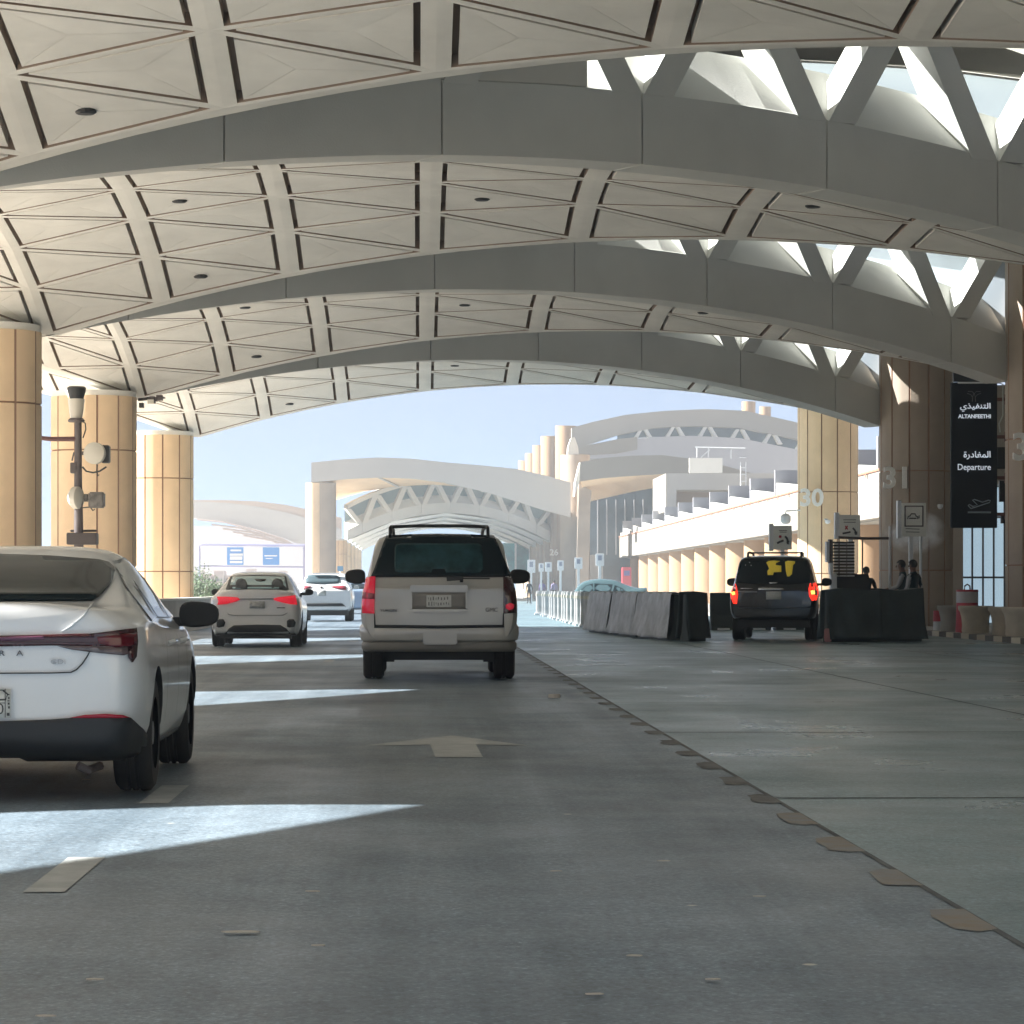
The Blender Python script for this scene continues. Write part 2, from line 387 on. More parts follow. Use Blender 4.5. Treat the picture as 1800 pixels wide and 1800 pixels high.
    # arch beams with clerestory struts
    for k in range(k0, k1+1+(0 if full else 1)):
        A, B = Lp(k), Rp(k)
        if full and k == k1+1: continue
        d = (B-A).normalized(); nrm = Vector((-d.y, d.x, 0))           # away from camera
        hb, th = 1.15, .75
        fz = lambda t: Hs-.02+rise*t*(1-t)
        pt = lambda t, off=0, dz=0: Vector(((A+(B-A)*t).x, (A+(B-A)*t).y, fz(t)+dz))+nrm*off
        cuts = [0]+[(2*j+1)/14 for j in range(7)]+[1]
        mb = MB(); gap = .0007
        for a, b in zip(cuts[:-1], cuts[1:]):
            m_ = 6
            for q in range(m_):
                t0 = a+(b-a)*q/m_+(gap if q == 0 and a > 0 else 0); t1 = a+(b-a)*(q+1)/m_-(gap if q == m_-1 and b < 1 else 0)
                fr0, fr1 = [pt(t0), pt(t0, 0, hb), pt(t0, th, hb-.35), pt(t0, th)], [pt(t1), pt(t1, 0, hb), pt(t1, th, hb-.35), pt(t1, th)]
                fr0[1] = pt(t0, .0, hb-.12); fr1[1] = pt(t1, .0, hb-.12)
                n0 = [pt(t0, .0, 0), pt(t0, 0, hb-.12), pt(t0, .04, hb-.10), pt(t0, th, hb+.78), pt(t0, th, 0)]
                n1 = [pt(t1, .0, 0), pt(t1, 0, hb-.12), pt(t1, .04, hb-.10), pt(t1, th, hb+.78), pt(t1, th, 0)]
                mb.add(n0+n1, [(0, 1, 6, 5), (1, 2, 7, 6), (2, 3, 8, 7), (3, 4, 9, 8), (4, 0, 5, 9), (0, 4, 3, 2, 1), (5, 6, 7, 8, 9)])
        beam = mb.build('arch_beam', M_beam, root, recalc=False, smooth=30)
        mb = MB()
        for q_ in range(24):
            t0, t1 = q_/24, (q_+1)/24
            mb.add([pt(t0, -.2, 3.14), pt(t1, -.2, 3.14), pt(t1, .9, 3.14), pt(t0, .9, 3.14), pt(t0, -.2, 3.55), pt(t1, -.2, 3.55), pt(t1, .9, 3.55), pt(t0, .9, 3.55)], [(0, 3, 2, 1), (4, 5, 6, 7), (0, 1, 5, 4), (3, 7, 6, 2)])
        mb.build('sun_stop_lip', M_white, beam, recalc=False)  # added lip that stops slivers of sun at the roof edge
        if full or k == k0:
            mb = MB(); tmax, p0_, p1_ = (.46, .02, .06) if full else (1, .66, .70)
            for q_ in range(24):
                t0, t1 = tmax*q_/24, tmax*(q_+1)/24
                mb.add([pt(t0, p0_, hb-.1), pt(t1, p0_, hb-.1), pt(t1, p0_, 3.15), pt(t0, p0_, 3.15), pt(t0, p1_, hb-.1), pt(t1, p1_, hb-.1), pt(t1, p1_, 3.15), pt(t0, p1_, 3.15)], [(0, 1, 2, 3), (7, 6, 5, 4), (0, 4, 5, 1), (3, 2, 6, 7)])
            mb.build('clerestory_sun_stop_or_glass', M_white if full else mat('far clerestory glass', (.20, .27, .28), .3, spec=.5), beam, recalc=False)  # near canopy: added unseen panels blocking the sun; far canopy: glazing
        if not full or k >= 0:
            wf = .27
            for j in range(7):
                tb = (2*j+1)/14; sp = (B-A).length
                for sgn in (-1, 1):
                    tt = tb+sgn/14; zb, zt = hb-.14, 3.12
                    c0 = pt(tb, -.015)+d*sgn*(.02); c1 = pt(tt, -.015)
                    def q(base, z, lo, hi, off): 
                        return base+d*lo+nrm*off+Vector((0, 0, z))
                    lo0, hi0 = (.0, .52) if sgn > 0 else (-.52, .0)
                    lo1, hi1 = (-.40, .12) if sgn > 0 else (-.12, .40)
                    vs = []
                    for off in (0, .62):
                        vs += [c0+d*lo0+nrm*off+Vector((0, 0, zb)), c0+d*hi0+nrm*off+Vector((0, 0, zb)), c1+d*hi1+nrm*off+Vector((0, 0, zt)), c1+d*lo1+nrm*off+Vector((0, 0, zt))]
                    s_ = MB().add(vs, [(0, 1, 2, 3), (7, 6, 5, 4), (0, 4, 5, 1), (1, 5, 6, 2), (2, 6, 7, 3), (3, 7, 4, 0)])
                    s_.build('strut', M_beam if full else M_white, beam)
    # columns
    def column(x, y, m, base, top):
        mb = MB(); r = 1.05; na = 12; prof = []
        def ring(z, rr):
            vs = []
            for f_ in range(na):
                a0 = 2*pi*(f_+.35)/na
                for da, dr in ((0, -.035), (.022, 0), (.2, .004), (.2618, .004), (.3236, .004), (.5016, 0)):
                    vs.append(Vector((x+(rr+dr)*cos(a0+da), y+(rr+dr)*sin(a0+da), z)))
            return vs
        zs = [base, 1.68, 1.685, 1.715, 1.72, 4.52, 4.525, 4.555, 4.56, top]
        cap = top < Hs+.5
        rs = [r, r, r-.03, r-.03, r, r, r-.03, r-.03, r, r]
        n = na*6; vs = []
        for z, rr in zip(zs, rs): vs += ring(z, rr)
        for i in range(len(zs)-1):
            for q in range(n):
                mb.m = 1 if (i in (2, 6) or q % 6 in (5, 0)) else 0
                mb.f.append((i*n+q, i*n+(q+1) % n, (i+1)*n+(q+1) % n, (i+1)*n+q)); mb.mi.append(mb.m)
        mb.v = vs
        mb.m = 0; mb.f.append(tuple((len(zs)-1)*n+q for q in range(n))); mb.mi.append(0)
        c_ = mb.build('column', [m, M_joint], root, recalc=False, smooth=50)
        if cap: MB().lathe([(1.03, Hs-.012), (1.03, Hs+.12), (0, Hs+.12)], (x, y, 0), 36).build('capital', M_soffit, c_, smooth=True)
        return c_
    for k in range(k0, k1+2):
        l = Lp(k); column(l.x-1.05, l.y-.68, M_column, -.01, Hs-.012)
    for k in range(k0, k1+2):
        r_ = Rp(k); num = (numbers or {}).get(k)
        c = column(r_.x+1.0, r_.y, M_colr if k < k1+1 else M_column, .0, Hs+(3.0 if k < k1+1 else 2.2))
        if num:
            tb = text_mb(num, .84 if full else .8, (r_.x-.12, r_.y-.99, CZ+.59*4.7+.11), .10, .022)
            o = tb.build('column_number', M_num, c, recalc=False); c['label'] = 'column carrying the number '+num
    return root
YL1, YR1 = 55.9, 68.2
can = canopy(YL1, YR1, -2, 2, 8, 'drop_off_canopy', 'near vaulted concrete canopy of coffered shells over the traffic lanes', True, {1: '32', 2: '31', 3: '30'})
MB().box(4.6, 15.5, 99.5, 111, 9.35, 9.9).build('unseen_shade_slab', M_white, can)  # added slab out of view that shades the end column

# ---------------------------------------------------------------- cars
def cr(p0, p1, p2, p3, t):
    return .5*((2*p1)+(p2-p0)*t+(2*p0-5*p1+4*p2-p3)*t*t+(3*p1-p0-3*p2+p3)*t*t*t)
def sec(y, k, zb, zbelt, ztop, w, wr, tuck=.0):
    """half cross-section of a car body from keel to roof centre"""
    zm = zb+(zbelt-zb)*.5
    return [Vector(p) for p in ((0, y, zb), (.78*w*k, y, zb), ((.95-tuck)*w*k, y, zb+.10), (w*k, y, zm), (w*k*.985, y, zbelt-.06),
            ((.955*w)*k, y, zbelt), ((.955*w*.45+wr*.55)*k, y, zbelt+(ztop-zbelt)*.58), (wr*k, y, ztop-.055*min(1, (ztop-zbelt)*5)), (wr*.62*k, y, ztop-.008), (0, y, ztop))]
def car_surface(secs, ny=4, nx=3):
    rows = []
    S = [s for s in secs]
    for i in range(len(S)-1):
        for q in range(ny):
            t = q/ny; a, b, c, d = S[max(i-1, 0)], S[i], S[i+1], S[min(i+2, len(S)-1)]
            rows.append([cr(a[j], b[j], c[j], d[j], t) for j in range(len(b))])
    rows.append(S[-1])
    out = []
    for r in rows:
        o = []
        for j in range(len(r)-1):
            for q in range(nx):
                a, b, c, d = r[max(j-1, 0)], r[j], r[j+1], r[min(j+2, len(r)-1)]
                o.append(cr(a, b, c, d, q/nx))
        o.append(r[-1]); out.append(o)
    m = len(out[0]); vs = []; fs = []
    for o in out:
        for v in o: vs.append(Vector((max(0, v.x), v.y, v.z)))
    n = len(out); off = n*m
    for o in out:
        for v in o: vs.append(Vector((-max(0, v.x), v.y, v.z)))
    for i in range(n-1):
        for j in range(m-1):
            a, b, c, d = i*m+j, i*m+j+1, (i+1)*m+j+1, (i+1)*m+j
            fs.append((a, d, c, b)); fs.append((a+off, b+off, c+off, d+off))
    return vs, fs
class Car:
    def __init__(s, name, label, cat, X, Y, rz, secs, paint, wheels, track, rw, tw, group=None, rimm=None, steer=0):
        s.root = thing(name, label, cat, (X, Y, 0), rz, group)
        s.M = wmat(s.root)
        vs, fs = car_surface(secs)
        bm = bmesh.new(); bv = [bm.verts.new(s.M @ v) for v in vs]
        for f in fs:
            try: bm.faces.new([bv[i] for i in f])
            except ValueError: pass
        bmesh.ops.remove_doubles(bm, verts=bm.verts, dist=.0008)
        bmesh.ops.recalc_face_normals(bm, faces=bm.faces)
        me = bpy.data.meshes.new('body'); bm.to_mesh(me); bm.free()
        me.transform(s.M.inverted()); me.materials.append(paint)
        o = bpy.data.objects.new('body', me); COL.objects.link(o)
        cut = MB()
        for wy in wheels:
            for sg in (-1, 1): cut.lathe([(0, -.3), (rw+.055, -.3), (rw+.055, .3), (0, .3)], (sg*(track+.02), wy, rw), 32, 'x')
        co = cut.build('cutter', M_black); md = o.modifiers.new('b', 'BOOLEAN'); md.object = co; md.operation = 'DIFFERENCE'; md.solver = 'EXACT'; md.material_mode = 'TRANSFER'
        dg = bpy.context.evaluated_depsgraph_get(); dg.update(); m2 = bpy.data.meshes.new_from_object(o.evaluated_get(dg))
        o.modifiers.clear(); bpy.data.objects.remove(co)
        if len(m2.polygons) > 100: o.data = m2
        o.data.name = 'body'
        for p in o.data.polygons: p.use_smooth = True
        o.data.set_sharp_from_angle(angle=R(35)); o.parent = s.root; s.body = o
        bm = bmesh.new(); bm.from_mesh(o.data); bm.transform(s.M); s.bvh = BVHTree.FromBMesh(bm); bm.free()
        for wy in wheels:
            for sg in (-1, 1):
                x0 = sg*(track-tw/2); pr = [(rw*.62, -tw/2), (rw*.90, -tw/2), (rw*.985, -tw/2+.025), (rw, -tw/2+.05), (rw, -.035), (rw-.012, -.03), (rw-.012, -.015), (rw, -.01), (rw, .01), (rw-.012, .015), (rw-.012, .03), (rw, .035), (rw, tw/2-.05), (rw*.985, tw/2-.025), (rw*.90, tw/2), (rw*.62, tw/2)]
                w = MB().lathe(pr, s.M @ Vector((x0, wy, rw)), 32, 'x')
                if rz:
                    w = MB(); w.lathe(pr, (x0, wy, rw), 32, 'x'); w.v = [s.M @ v for v in w.v]
                wo = w.build('wheel', M_rubber, s.root, smooth=True)
                r_ = MB(); r_.lathe([(0, sg*.03), (rw*.2, sg*.035), (rw*.22, sg*.0), (rw*.22, -sg*.06)], (x0+sg*tw*.28, wy, rw), 20, 'x')
                r_.lathe([(rw*.64, sg*tw*.2), (rw*.60, sg*tw*.16), (rw*.58, -sg*.08)], (x0, wy, rw), 28, 'x')
                for q in range(10):
                    t = 2*pi*q/10+(.16 if q % 2 else -.16)
                    r_.bar((x0+sg*tw*.3, wy+rw*.18*cos(t), rw+rw*.18*sin(t)), (x0+sg*tw*.24, wy+rw*.62*cos(t), rw+rw*.62*sin(t)), .035, .03)
                r_.lathe([(0, 0), (rw*.6, 0)], (x0-sg*.04, wy, rw), 24, 'x')
                r_.v = [s.M @ v for v in r_.v]
                r_.build('rim', rimm or mat('alloy', (.30, .31, .33), .35, metal=.8), wo)
    def ray(s, px, py):
        d = Vector(((px-VX)/F, 1, (VY-py)/F)).normalized()
        h = s.bvh.ray_cast(Vector((0, 0, CZ)), d)
        if h[0] is None:
            return None
        return h[0], h[1]
    def decal(s, name, poly, m, off=.004, mode='one', parent=None, step=None, label=None, smooth=True):
        """a panel that follows the body, its outline drawn as it is seen from behind"""
        poly = [Vector((p[0], p[1])) for p in poly]
        x0, x1 = min(p.x for p in poly), max(p.x for p in poly); y0, y1 = min(p.y for p in poly), max(p.y for p in poly)
        st = step or max(x1-x0, y1-y0)/12
        pts = []; n = len(poly)
        for i in range(n):
            a, b = poly[i], poly[(i+1) % n]; k = max(1, int((b-a).length/st))
            for q in range(k): pts.append(a+(b-a)*q/k)
        nb = len(pts); edges = [(i, (i+1) % nb) for i in range(nb)]
        yy = y0+st/2
        def inside(p):
            c = False
            for i in range(n):
                a, b = poly[i], poly[(i+1) % n]
                if (a.y > p.y) != (b.y > p.y) and p.x < (b.x-a.x)*(p.y-a.y)/(b.y-a.y)+a.x: c = not c
            return c
        while yy < y1:
            xx = x0+st/2
            while xx < x1:
                p = Vector((xx, yy))
                if inside(p) and min((p-q).length for q in pts[:nb]) > st*.45: pts.append(p)
                xx += st
            yy += st
        r = delaunay_2d_cdt(pts, edges, [list(range(nb))], 1, 1e-6)
        hits = []
        for v in r[0]: hits.append(s.ray(v.x, v.y))
        good = [h for h in hits if h]
        if not good: print('decal missed', name); return None
        vs = []
        for v, h in zip(r[0], hits):
            if h is None:
                c = min((g for g in range(len(hits)) if hits[g]), key=lambda g: (r[0][g]-v).length)
                vs.append(hits[c][0]+hits[c][1]*off)
            else: vs.append(h[0]+h[1]*off)
        fs = [tuple(f) for f in r[2]]
        outs = []
        par = parent or s.root
        for mir in ((False,) if mode == 'one' else (False, True)):
            Mi = s.M.inverted(); lv = [Mi @ v for v in vs]
            if mir: lv = [Vector((-v.x, v.y, v.z)) for v in lv]
            wv = [s.M @ v for v in lv]
            mb = MB().add(wv, [f[::-1] if mir else f for f in fs]); outs.append(mb)
        if mode == 'both':
            mb = outs[0]; mb.add(outs[1].v, outs[1].f); outs = [mb]
        res = []
        for mb in outs:
            o = mb.build(name, m, par, smooth=False, recalc=False)
            for p in o.data.polygons: p.use_smooth = smooth
            bm = bmesh.new(); bm.from_mesh(o.data)
            # face towards the rear/outside
            for f in bm.faces:
                pass
            bm.free()
            sl = o.modifiers.new('thick', 'SOLIDIFY'); sl.thickness = .012; sl.offset = -1
            if label: o['label'] = label
            res.append(o)
        return res
    def local(s, mb): mb.v = [s.M @ Vector(v) for v in mb.v]; return mb
def zz(k, ox, oy): return lambda pts: [(ox+x/k, oy+y/k) for x, y in pts]
def car_paint(name, col, rough=.28, metal=0, coat=.6): return mat(name, col, rough, metal=metal, coat=coat, var=.03, scale=2)
P_white = car_paint('white car paint', (.80, .81, .82), .24)
P_beige = car_paint('beige metallic paint', (.53, .515, .475), .36, metal=.25)
P_black = car_paint('black car paint', (.010, .013, .017), .16, coat=.7)
P_teal = car_paint('teal grey paint', (.085, .14, .155), .25)
P_blue = car_paint('pale blue paint', (.30, .40, .55), .3)
L_dark = mat('unlit tail lamp', (.045, .006, .010), .12, spec=.7)
L_red = mat('red tail lamp', (.62, .02, .045), .15, emit=(1, .03, .07), es=.045, spec=.7)
L_lit = mat('lit tail lamp', (.7, .02, .04), .2, emit=(1, .02, .04), es=.10)
L_brake = mat('brake lamp glow', (.8, .05, .02), .2, emit=(1, .03, .01), es=.35)
L_amber = mat('brake lamp core', (.9, .3, .05), .2, emit=(1, .42, .06), es=.7)
L_clear = mat('clear lamp lens', (.35, .25, .24), .1, spec=.8)
M_platew = mat('number plate', (.62, .62, .58), .5, var=.1, scale=30)
M_gap = mat('panel gap', (.015, .017, .02), .6)
SEDAN = lambda h=1.42, L=4.65, w=.9125, dk=1.08: [
    sec(-.03, 0, .34, .95, dk-.10, w, .6), sec(0, .70, .33, .97, dk-.02, w, .62), sec(.07, .90, .29, .98, dk+.01, w, .66), sec(.30, .985, .25, .98, dk, w, .70, .03),
    sec(.62, 1, .22, 1.0, dk+.03, w, .69), sec(1.0, 1, .2, .99, dk+.15, w, .64), sec(1.45, 1, .2, .97, h-.07, w, .59), sec(1.9, 1, .2, .96, h-.005, w, .575), sec(2.35, 1, .2, .95, h, w, .57),
    sec(2.8, 1, .2, .94, h-.07, w, .58), sec(3.15, 1, .2, .93, h-.24, w, .63), sec(3.45, 1, .2, .92, 1.02, w, .72), sec(3.8, 1, .2, .86, .95, w, .72), sec(4.25, .98, .22, .78, .87, w, .66), sec(L-.14, .90, .26, .70, .77, w, .6), sec(L-.02, .7, .32, .64, .70, w, .55), sec(L, 0, .34, .6, .66, w, .5)]
SUV = lambda h=1.90, L=5.13, w=1.0, wr=.80, zb=.42, belt=1.18, slope=.30: [
    sec(-.02, 0, zb+.05, belt-.10, belt-.03, w, .8), sec(0, .82, zb+.02, belt-.05, belt+.0, w, .84), sec(.05, .955, zb, belt-.02, belt+.06, w, .88), sec(.05+slope*.5, .995, zb-.03, belt, belt+(h-belt)*.50, w, wr+.055),
    sec(.05+slope, 1, zb-.05, belt, h-.10, w, wr+.015), sec(.10+slope*1.3, 1, zb-.07, belt, h-.025, w, wr), sec(1.1, 1, zb-.1, belt, h, w, wr), sec(2.2, 1, zb-.1, belt, h, w, wr), sec(3.0, 1, zb-.1, belt, h-.05, w, wr),
    sec(3.45, 1, zb-.1, belt-.01, h-.28, w, wr+.03), sec(3.8, 1, zb-.1, belt-.03, belt+.10, w, wr+.08), sec(4.2, .99, zb-.1, belt-.08, belt+.0, w, wr+.05), sec(L-.3, .97, zb-.05, belt-.14, belt-.05, w, wr), sec(L-.06, .86, zb, belt-.25, belt-.15, w, wr-.05), sec(L, 0, zb, belt-.35, belt-.28, w, .6)]
def mirrors(c, y, z, x, w, h, m, inner=None, arm=.12):
    for sg in (-1, 1):
        bm = bmesh.new(); bmesh.ops.create_uvsphere(bm, u_segments=16, v_segments=10, radius=1)
        mb = MB(); vs = []
        for v in bm.verts:
            p = v.co.copy(); q = Vector((abs(p.x)**.7*(1 if p.x > 0 else -1), p.y, abs(p.z)**.7*(1 if p.z > 0 else -1)))
            vs.append(Vector((sg*(x+w/2)+q.x*w/2, y+max(q.y, -.35)*.12, z+q.z*h/2*(1-.12*sg*q.x))))
        mb.add(vs, [tuple(l.vert.index for l in f.loops) for f in bm.faces]); bm.free()
        mb.bar((sg*(x-arm), y+.02, z-h*.30), (sg*(x+.08), y+.02, z-h*.28), .07, .06)
        c.local(mb); o = mb.build('wing_mirror', m, c.root, smooth=True)
def side_windows(c, rows, m, name='side_window'):
    """rows: polygons in (y, z) on the flank, thrown sideways on to the body"""
    for poly in rows:
        for sg in (-1, 1):
            pts = [Vector(p) for p in poly]; nb = []
            for i in range(len(pts)):
                a, b = pts[i], pts[(i+1) % len(pts)]; k = max(1, int((b-a).length/.12))
                for q in range(k): nb.append(a+(b-a)*q/k)
            n = len(nb); r = delaunay_2d_cdt(nb, [(i, (i+1) % n) for i in range(n)], [list(range(n))], 1, 1e-6)
            vs = []
            for v in r[0]:
                o_ = c.M @ Vector((sg*3, v.x, v.y)); d = (c.M.to_3x3() @ Vector((-sg, 0, 0)))
                h = c.bvh.ray_cast(o_, d)
                if h[0] is None: vs = None; break
                vs.append(h[0]+h[1]*.006)
            if not vs: continue
            o = MB().add(vs, [tuple(f) if sg < 0 else tuple(f)[::-1] for f in r[2]]).build(name, m, c.root, recalc=False)

# --- white sedan, near left
Z = zz(3.4619, 0, 900)
c = Car('sedan', 'nearest white sedan cut off by the left edge, with a full-width red lamp bar', 'car', -2.42, 16.45, 0, SEDAN(1.43, 4.67, .9125, 1.09), P_white, (1.05, 3.77), .895, .335, .22)
cx = -42
def half(pts, cxx): return pts+[(2*cxx-x, y) for x, y in reversed(pts)]
c.decal('rear_window', half(Z([(-145, 271), (0, 272), (300, 281), (600, 304), (655, 318), (686, 345), (693, 372), (684, 420), (660, 462), (600, 524), (560, 545)]), cx), M_glass, .006, step=9)
bar = half(Z([(-145, 752), (0, 752), (300, 745), (560, 738), (700, 722), (812, 706), (820, 790), (812, 880), (790, 915), (772, 885), (765, 820), (560, 815), (300, 812), (0, 818)]), cx)
c.decal('lamp_bar', bar, L_dark, .010, step=7)
c.decal('lamp_glow', Z([(0, 760), (270, 752), (272, 776), (0, 784)]), mat('lamp strip', (.13, .05, .09), .2), .014, parent=None, step=8)
c.decal('tail_light', Z([(590, 760), (812, 735), (808, 812), (700, 822), (600, 800)]), mat('deep red lens', (.10, .006, .012), .1), .014, mode='pair', step=6)
c.decal('reversing_light', Z([(350, 816), (560, 817), (765, 822), (768, 862), (740, 872), (600, 858), (440, 838)]), mat('smoked clear lens', (.11, .075, .075), .08, spec=.9, var=.5, scale=9), .009, mode='pair', step=6)
c.decal('trunk_seam', Z([(-100, 978), (300, 976), (430, 972), (465, 955), (500, 918), (530, 872), (545, 845), (551, 846), (536, 878), (505, 925), (470, 962), (434, 979), (300, 983), (-100, 985)]), M_gap, .004, step=5)
c.decal('bumper_lip', half(Z([(-145, 1285), (0, 1272), (300, 1262), (430, 1252), (520, 1238), (640, 1240), (760, 1246), (800, 1268), (850, 1310), (890, 1370), (914, 1425), (860, 1440), (760, 1485), (560, 1492), (400, 1490), (0, 1495)]), cx), M_black, .012, step=9)
c.decal('reflector', Z([(425, 1250), (520, 1232), (640, 1226), (730, 1232), (765, 1246), (640, 1250), (520, 1252)]), mat('red reflector', (.35, .01, .03), .2), .020, mode='pair', step=5)
c.decal('body_crease', Z([(374, 726), (430, 690), (500, 632), (562, 560), (570, 562), (508, 640), (436, 700), (382, 728)]), mat('bright crease', (.80, .81, .82), .25), .003, mode='pair', step=5)
c.decal('number_plate', Z([(-400, 1070), (68, 1076), (66, 1252), (-400, 1262)]), M_platew, .018, step=16)
pm = MB()
pc = c.ray(*Z([(-140, 1160)])[0])[0]
def pl(x0, z0, x1, z1, y): pm.box(x0, x1, y-.004, y, z0, z1)
def atp(x, y, Y): return ((x/3.4619-VX)*Y/F, CZ+(VY-900-y/3.4619)*Y/F)
YP = pc.y-.024
for (a, b, d, e) in ((-5, 1082, 30, 1086), (30, 1076, 34, 1250), (0, 1160, 30, 1164), (48, 1108, 58, 1114), (50, 1126, 58, 1138), (46, 1146, 58, 1152), (48, 1160, 58, 1172), (50, 1182, 60, 1196), (42, 1222, 58, 1240)):
    x0, z0 = atp(a, b, YP); x1, z1 = atp(d, e, YP); pl(min(x0, x1), min(z0, z1), max(x0, x1), max(z0, z1), YP)
x0, z0 = atp(0, 1230, YP); tb = text_mb('0', .085, (x0-.02, YP, z0), .004); pm.add(tb.v, tb.f)
x0, z0 = atp(-4, 1142, YP); pm.tube([(x0-.015, YP, z0), (x0+.035, YP, z0), (x0+.045, YP, z0+.03), (x0+.02, YP, z0+.05)], .005, 5)
pm.build('plate_characters', M_ink, c.root)
for ch, px_ in zip('ELANTRA', range(7)):
    X_, Z_ = atp(-518+107*px_, 874, 16.45)
    h = c.ray((X_)*F/16.45+VX, VY-(Z_-CZ)*F/16.45+0)
    yy = (h[0].y if h else 16.45)-.012
    text_mb(ch, .042, (X_-.018, yy, Z_), .006, width=1.35).build('badge_letter', mat('dark chrome', (.10, .10, .11), .3, metal=.6), c.root)
for a, b, sz in ((306, 925, .036),):
    X_, Z_ = atp(a, b, 16.43); h = c.ray(*Z([(a+40, b)])[0]); text_mb('GDi', sz, (X_, h[0].y-.01, Z_), .005, width=1.4).build('badge_letter', mat('pale chrome', (.45, .46, .48), .3, metal=.5), c.root)
side_windows(c, [[(.95, .98), (1.15, 1.18), (1.5, 1.30), (1.62, 1.0)], [(1.68, 1.0), (1.60, 1.33), (2.1, 1.36), (2.45, 1.355), (2.45, .99)], [(2.52, .99), (2.52, 1.35), (2.85, 1.28), (3.25, .99)]], M_glass)
side_windows(c, [[(1.635, .38), (1.65, .38), (1.69, 1.0), (1.675, 1.0)], [(2.47, .38), (2.485, .38), (2.495, 1.0), (2.48, 1.0)], [(3.16, .38), (3.175, .38), (3.20, .95), (3.185, .95)]], M_gap, 'door_seam')
for y_ in (1.85, 2.75):
    mb = MB()
    for sg in (-1, 1): mb.tube([(sg*.90, y_, .84), (sg*.935, y_+.04, .85), (sg*.935, y_+.18, .85), (sg*.90, y_+.22, .84)], .016, 6)
    c.local(mb); mb.build('door_handle', P_white, c.root)
mb = MB().box(-.02, .02, .9, 1.15, .20, .24)
mb = MB().tube([(.55, .12, .20), (.60, .15, .17), (.64, .4, .18)], .025, 8); c.local(mb); mb.build('exhaust_pipe', M_steel, c.root)
mirrors(c, 3.02, 1.005, .875, .26, .165, M_black)

# --- beige SUV ahead
Z = zz(4.2857, 560, 880)
c = Car('suv', 'beige full-size SUV straight ahead with dark rear glass and roof rails', 'car', .27, 38.3, 0, SUV(1.885, 5.2, 1.0, .775, .50, 1.19, .34), P_beige, (1.15, 4.1), .985, .40, .27)
c.decal('rear_glass', Z([(398, 572), (420, 520), (455, 420), (490, 320), (512, 272), (700, 262), (900, 258), (1120, 262), (1318, 272), (1345, 320), (1385, 420), (1425, 520), (1447, 572)]), M_glass, .006, step=6)
c.decal('cabin_view', Z([(575, 360), (590, 336), (620, 330), (1200, 330), (1225, 345), (1236, 400), (1238, 520), (1220, 545), (1190, 550), (960, 548), (950, 520), (860, 520), (850, 548), (620, 548), (580, 540), (572, 500)]), M_glass2, .010, step=6)
c.decal('tail_light', Z([(372, 580), (430, 578), (424, 700), (422, 852), (340, 848), (338, 760), (350, 670)]), L_red, .012, step=5, label='bright red left tail light')
c.decal('tail_light', Z([(1390, 578), (1445, 590), (1470, 670), (1480, 760), (1478, 846), (1392, 852)]), L_dark, .012, step=5, label='dark right tail light')
c.decal('lamp_divider', Z([(346, 690), (424, 700), (424, 742), (341, 738)]), mat('red grey lens', (.42, .10, .12), .2), .016, step=6)
c.decal('lamp_lens', Z([(1408, 785), (1440, 770), (1468, 785), (1462, 815), (1435, 826), (1410, 812)]), L_red, .016, step=6)
c.decal('tailgate_seam', Z([(419, 850), (424, 850), (430, 935), (900, 940), (1385, 935), (1388, 850), (1395, 850), (1397, 955), (900, 962), (420, 958)]), M_gap, .008, step=7)
c.decal('tailgate_top_seam', Z([(410, 572), (1440, 572), (1440, 579), (410, 579)]), M_gap, .005, step=12)
c.decal('licence_recess', Z([(690, 692), (1122, 692), (1122, 820), (690, 820)]), mat('recess beige', (.27, .25, .22), .5), .006, step=14)
def boxpx(mb, x0, y0, x1, y1, Y, d=.03, k=4.2857, ox=560, oy=880):
    a = P(ox+x0/k, oy+y0/k, Y); b = P(ox+x1/k, oy+y1/k, Y); mb.box(a.x, b.x, Y, Y+d, b.z, a.z); return mb
yt = c.ray(*Z([(900, 720)])[0])[0].y
mb = MB(); boxpx(mb, 690, 636, 1126, 690, yt-.035, .05); mb.build('handle_trim', P_beige, c.root, bevel=.012)
mb = MB(); boxpx(mb, 695, 818, 1115, 842, yt-.04, .06); boxpx(mb, 688, 690, 706, 820, yt-.03, .05); boxpx(mb, 1108, 690, 1124, 820, yt-.03, .05); mb.build('recess_frame', P_beige, c.root, bevel=.008)
mb = MB(); boxpx(mb, 812, 712, 1000, 802, yt-.028, .02); pl_ = mb.build('number_plate', M_platew, c.root, bevel=.004)
mb = MB(); random.seed(3)
for r0 in (722, 762):
    x = 826
    while x < 980:
        w_ = random.choice((8, 12, 16)); boxpx(mb, x, r0+random.randint(0, 8), x+w_*.6, r0+26+random.randint(-6, 4), yt-.033, .004); x += w_+7
mb.build('plate_marks', mat('faded plate ink', (.22, .22, .21), .6), pl_)
for tx, px_, w_, sz in (('GMC', 1256, 1.0, .072), ('YUKON', 462, 1.2, .05)):
    q = P(*Z([(px_, 836)])[0], yt-.02); text_mb(tx, sz, q, .012, width=w_).build('badge_letters', mat('badge metal', (.05, .045, .045), .5), c.root)
mb = MB(); mb.bar(P(*Z([(965, 592)])[0], yt-.05), P(*Z([(1080, 584)])[0], yt-.05), .03, .05); mb.bar(P(*Z([(1075, 586)])[0], yt-.05), P(*Z([(1290, 588)])[0], yt-.05), .02, .018); mb.bar(P(*Z([(1078, 575)])[0], yt-.05), P(*Z([(1076, 610)])[0], yt-.02), .04, .04)
mb.build('rear_wiper', M_black, c.root)
